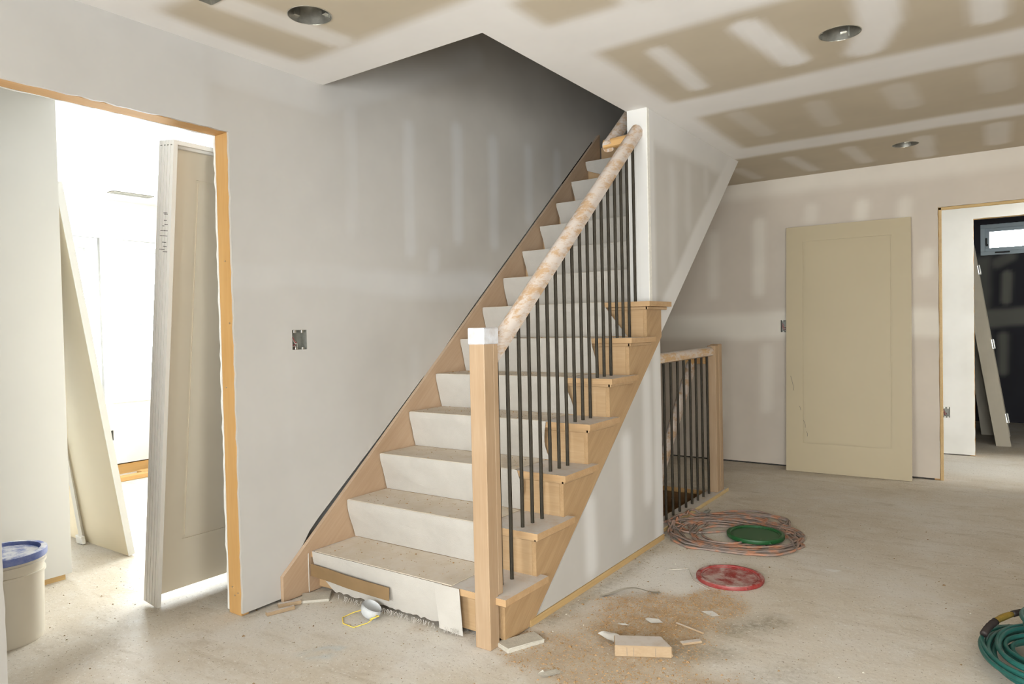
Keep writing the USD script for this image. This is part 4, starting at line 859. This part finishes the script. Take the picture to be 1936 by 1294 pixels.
def scrap(label, c, pts, seed, mat='paper_scrap', curl=.012):
    gg = np.random.default_rng(seed); P = Polygon(pts); v2, f = grid_face(P, .012)
    z = curl*np.abs(meshkit.fbm(np.stack([v2[:, 0]*18, v2[:, 1]*18, v2[:, 0]*0], -1), 2, seed)-.3) + .0015 + curl*2*np.maximum(0, v2[:, 0]-.02)**1.0*8*.05
    top = np.column_stack([v2, z]); V = np.vstack([top, top-[0, 0, .0012]]); F = np.vstack([f, f[:, ::-1]+len(top)])
    o = put('paper_scrap', (V, F), mat, None, label, 'paper scrap', smooth=True); UsdGeom.Xformable(o).AddTranslateOp().Set(Gf.Vec3d(*c)); return o
scrap('torn white paper scrap leaning on the left end of the offcut block', (1.455, .285, .012), [(-.05, -.02), (.03, -.035), (.05, .01), (.0, .04), (-.03, .03)], 1, curl=.04)
scrap('curled white paper chip on top of the sawdust', (1.522, .535, .004), [(-.035, -.01), (.0, -.025), (.04, .0), (.01, .022), (-.03, .012)], 2)
scrap('small white paper chip in the sawdust left of the larger one', (1.432, .44, .004), [(-.025, -.008), (.0, -.012), (.025, .0), (.0, .01)], 3)
scrap('white paper corner alone on the floor right of the sawdust', (1.693, .742, .001), [(-.04, -.005), (.01, -.03), (.04, -.01), (-.005, .025)], 4)
scrap('grey paper tag with a hole lying in front of the newel', (1.385, -.063, .001), [(-.035, -.03), (.0, -.04), (.04, .03), (.005, .04)], 5, 'gypsum', .006)
scrap('small torn paper flake lying far right of the red lid', (2.02, 1.55, .001), [(-.03, -.01), (.01, -.02), (.04, .01), (-.01, .015)], 6, 'paper_scrap')
a = np.linspace(0, 1, 26)
pts = np.stack([1.21+.21*a, .66+.20*a+.02*np.sin(a*5), .003+.022*np.sin(a*np.pi)**2], 1); w = np.array([.012, -.012, .0])
V = np.vstack([pts-w*.9, pts+w*.9+[0, 0, .006], pts-w*.9-[0, 0, .001], pts+w*.9+[0, 0, .005]]); n = len(pts); F = []
for i in range(n-1):
    F += [(i, i+1, n+i+1), (i, n+i+1, n+i), (2*n+i, 3*n+i+1, 2*n+i+1), (2*n+i, 3*n+i, 3*n+i+1)]
put('paper_strip', (V, np.array(F)), 'gypsum', None, 'long curled paper strip at the back edge of the sawdust', 'paper scrap', smooth=True)
put('wire_offcut', tube([(1.33, 1.13, .004), (1.42, 1.20, .007), (1.455, 1.13, .004), (1.50, 1.05, .006), (1.60, .99, .004)], .0022, 6), 'gypsum', None, 'thin bent grey wire offcut lying left of the red lid', 'wire', smooth=True)
# sawdust grains and debris chips
def grains(n, sample, size, seed, flat=.35):
    gg = np.random.default_rng(seed); Vs, Fs = [], []
    tet = np.array([[1, 0, 0], [-.5, .87, 0], [-.5, -.87, 0], [0, 0, 1.0]]); tf = np.array([[0, 1, 3], [1, 2, 3], [2, 0, 3], [0, 2, 1]])
    P = sample(gg, n); s = size*np.exp(gg.normal(0, .45, n)); an = gg.uniform(0, 6.28, n); st2 = gg.uniform(.4, 1.6, n)
    for i in range(n):
        c, d = math.cos(an[i]), math.sin(an[i]); v = tet*[s[i]*st2[i], s[i], s[i]*flat*2]
        v = v @ np.array([[c, d, 0], [-d, c, 0], [0, 0, 1]]) + [P[i, 0], P[i, 1], .0004]
        Vs.append(v); Fs.append(tf+4*i)
    return trimesh.Trimesh(np.vstack(Vs), np.vstack(Fs), process=False)
def around(fn, box_, power=1.0):
    def f(gg, n):
        out = []
        while len(out) < n:
            x, y = gg.uniform(box_[0], box_[1], 4*n), gg.uniform(box_[2], box_[3], 4*n); p = fn(x, y)**power
            k = gg.random(4*n) < p; out += list(zip(x[k], y[k]))
        return np.array(out[:n])
    return f
put('sawdust', grains(9000, around(saw, (1.1, 2.2, -.3, 1.1), 1.6), .0024, 3, .3), 'sawdust', None, 'tan sawdust strewn over the floor before the stair wall', 'sawdust', kind='stuff')
def debris_field(x, y): return np.clip(.10+.9*stroke(x, y, [(1.16, .3), (1.2, 1.6)], .10, .10, 6)+.55*stroke(x, y, [(0.05, -.2), (.9, -.06)], .12, .12, 7)+.5*stroke(x, y, [(1.3, 1.0), (1.4, 1.3)], .3, .2, 8)+.7*stroke(x, y, [(-.09, -.36), (.02, -.33)], .05, .05, 2), 0, 1)
put('debris_crumbs', grains(1500, around(debris_field, (-1.2, 2.9, -1.2, 2.6)), .0022, 5, .4), 'cardboard', None, 'brown crumbs of debris scattered across the dusty floor', 'debris', kind='stuff')
put('plaster_crumbs', grains(600, around(debris_field, (-1.2, 3.0, -1.2, 3.4)), .0024, 6, .4), 'gypsum', None, 'pale plaster crumbs scattered across the dusty floor', 'debris', kind='stuff')
def cover_field(gg, n):
    k = gg.integers(1, 7, n); return np.stack([gg.uniform(.05, .87, n), (k-1)*RUN+gg.uniform(.01, .26, n), k*RISE+.005], 1)
def grains3(n, seed):
    gg = np.random.default_rng(seed); P = cover_field(gg, n); m = grains(n, lambda a, b: P[:, :2], .0022, seed)
    v = m.vertices.copy(); v[:, 2] += np.repeat(P[:, 2], 4); return trimesh.Trimesh(v, m.faces, process=False)
put('step_crumbs', grains3(700, 9), 'sawdust', None, 'fine crumbs lying on the step cover boards', 'debris', kind='stuff')

# dust mask
mk = thing('dust_mask', 'white cup dust mask with yellow straps on the floor before the lowest step', 'dust mask', (0.475, -0.075, 0.0), rotm((0, 0, 1), -20))
n, mth = 22, 10; V = []
for i in range(mth+1):
    ph = i/mth*np.pi/2
    for j in range(n):
        t_ = j/n*2*np.pi; r_ = math.cos(ph); V.append((.062*r_*math.cos(t_)*(1+.15*math.sin(t_)), .045*r_*math.sin(t_), .052*math.sin(ph)**.8))
V = np.array(V); F = []
for i in range(mth):
    for j in range(n): F += [(i*n+j, i*n+(j+1) % n, (i+1)*n+(j+1) % n), (i*n+j, (i+1)*n+(j+1) % n, (i+1)*n+j)]
Vf = V*[.82, .95, 1.0]; Vf[:, 2] = .056-Vf[:, 2]; F = np.array(F)
Vi = Vf*[.95, .95, 1.0]+[0, 0, .003]
cup = trimesh.Trimesh(np.vstack([Vf, Vi]), np.vstack([F[:, ::-1], F+len(Vf)]), process=False)
cup.apply_transform(trimesh.transformations.rotation_matrix(math.radians(14), [0, 1, 0])); cup.apply_transform(trimesh.transformations.rotation_matrix(math.radians(-16), [1, 0, 0])); cup.apply_translation([0, 0, .0012-cup.vertices[:, 2].min()])
put('cup', cup, 'mask_white', mk, smooth=True)
put('strap', tube([(-.055, .0, .02), (-.085, -.03, .006), (-.07, -.085, .003), (-.01, -.105, .003), (.055, -.085, .003), (.07, -.03, .012), (.058, .005, .02)], .0022, 6), 'mask_yellow', mk, smooth=True)
put('strap', tube([(-.05, .015, .03), (-.07, .03, .034), (-.045, .045, .04)], .003, 6), 'mask_yellow', mk, smooth=True)
put('strap', tube([(.05, .01, .028), (.075, .02, .03), (.06, -.015, .02)], .003, 6), 'mask_yellow', mk, smooth=True)
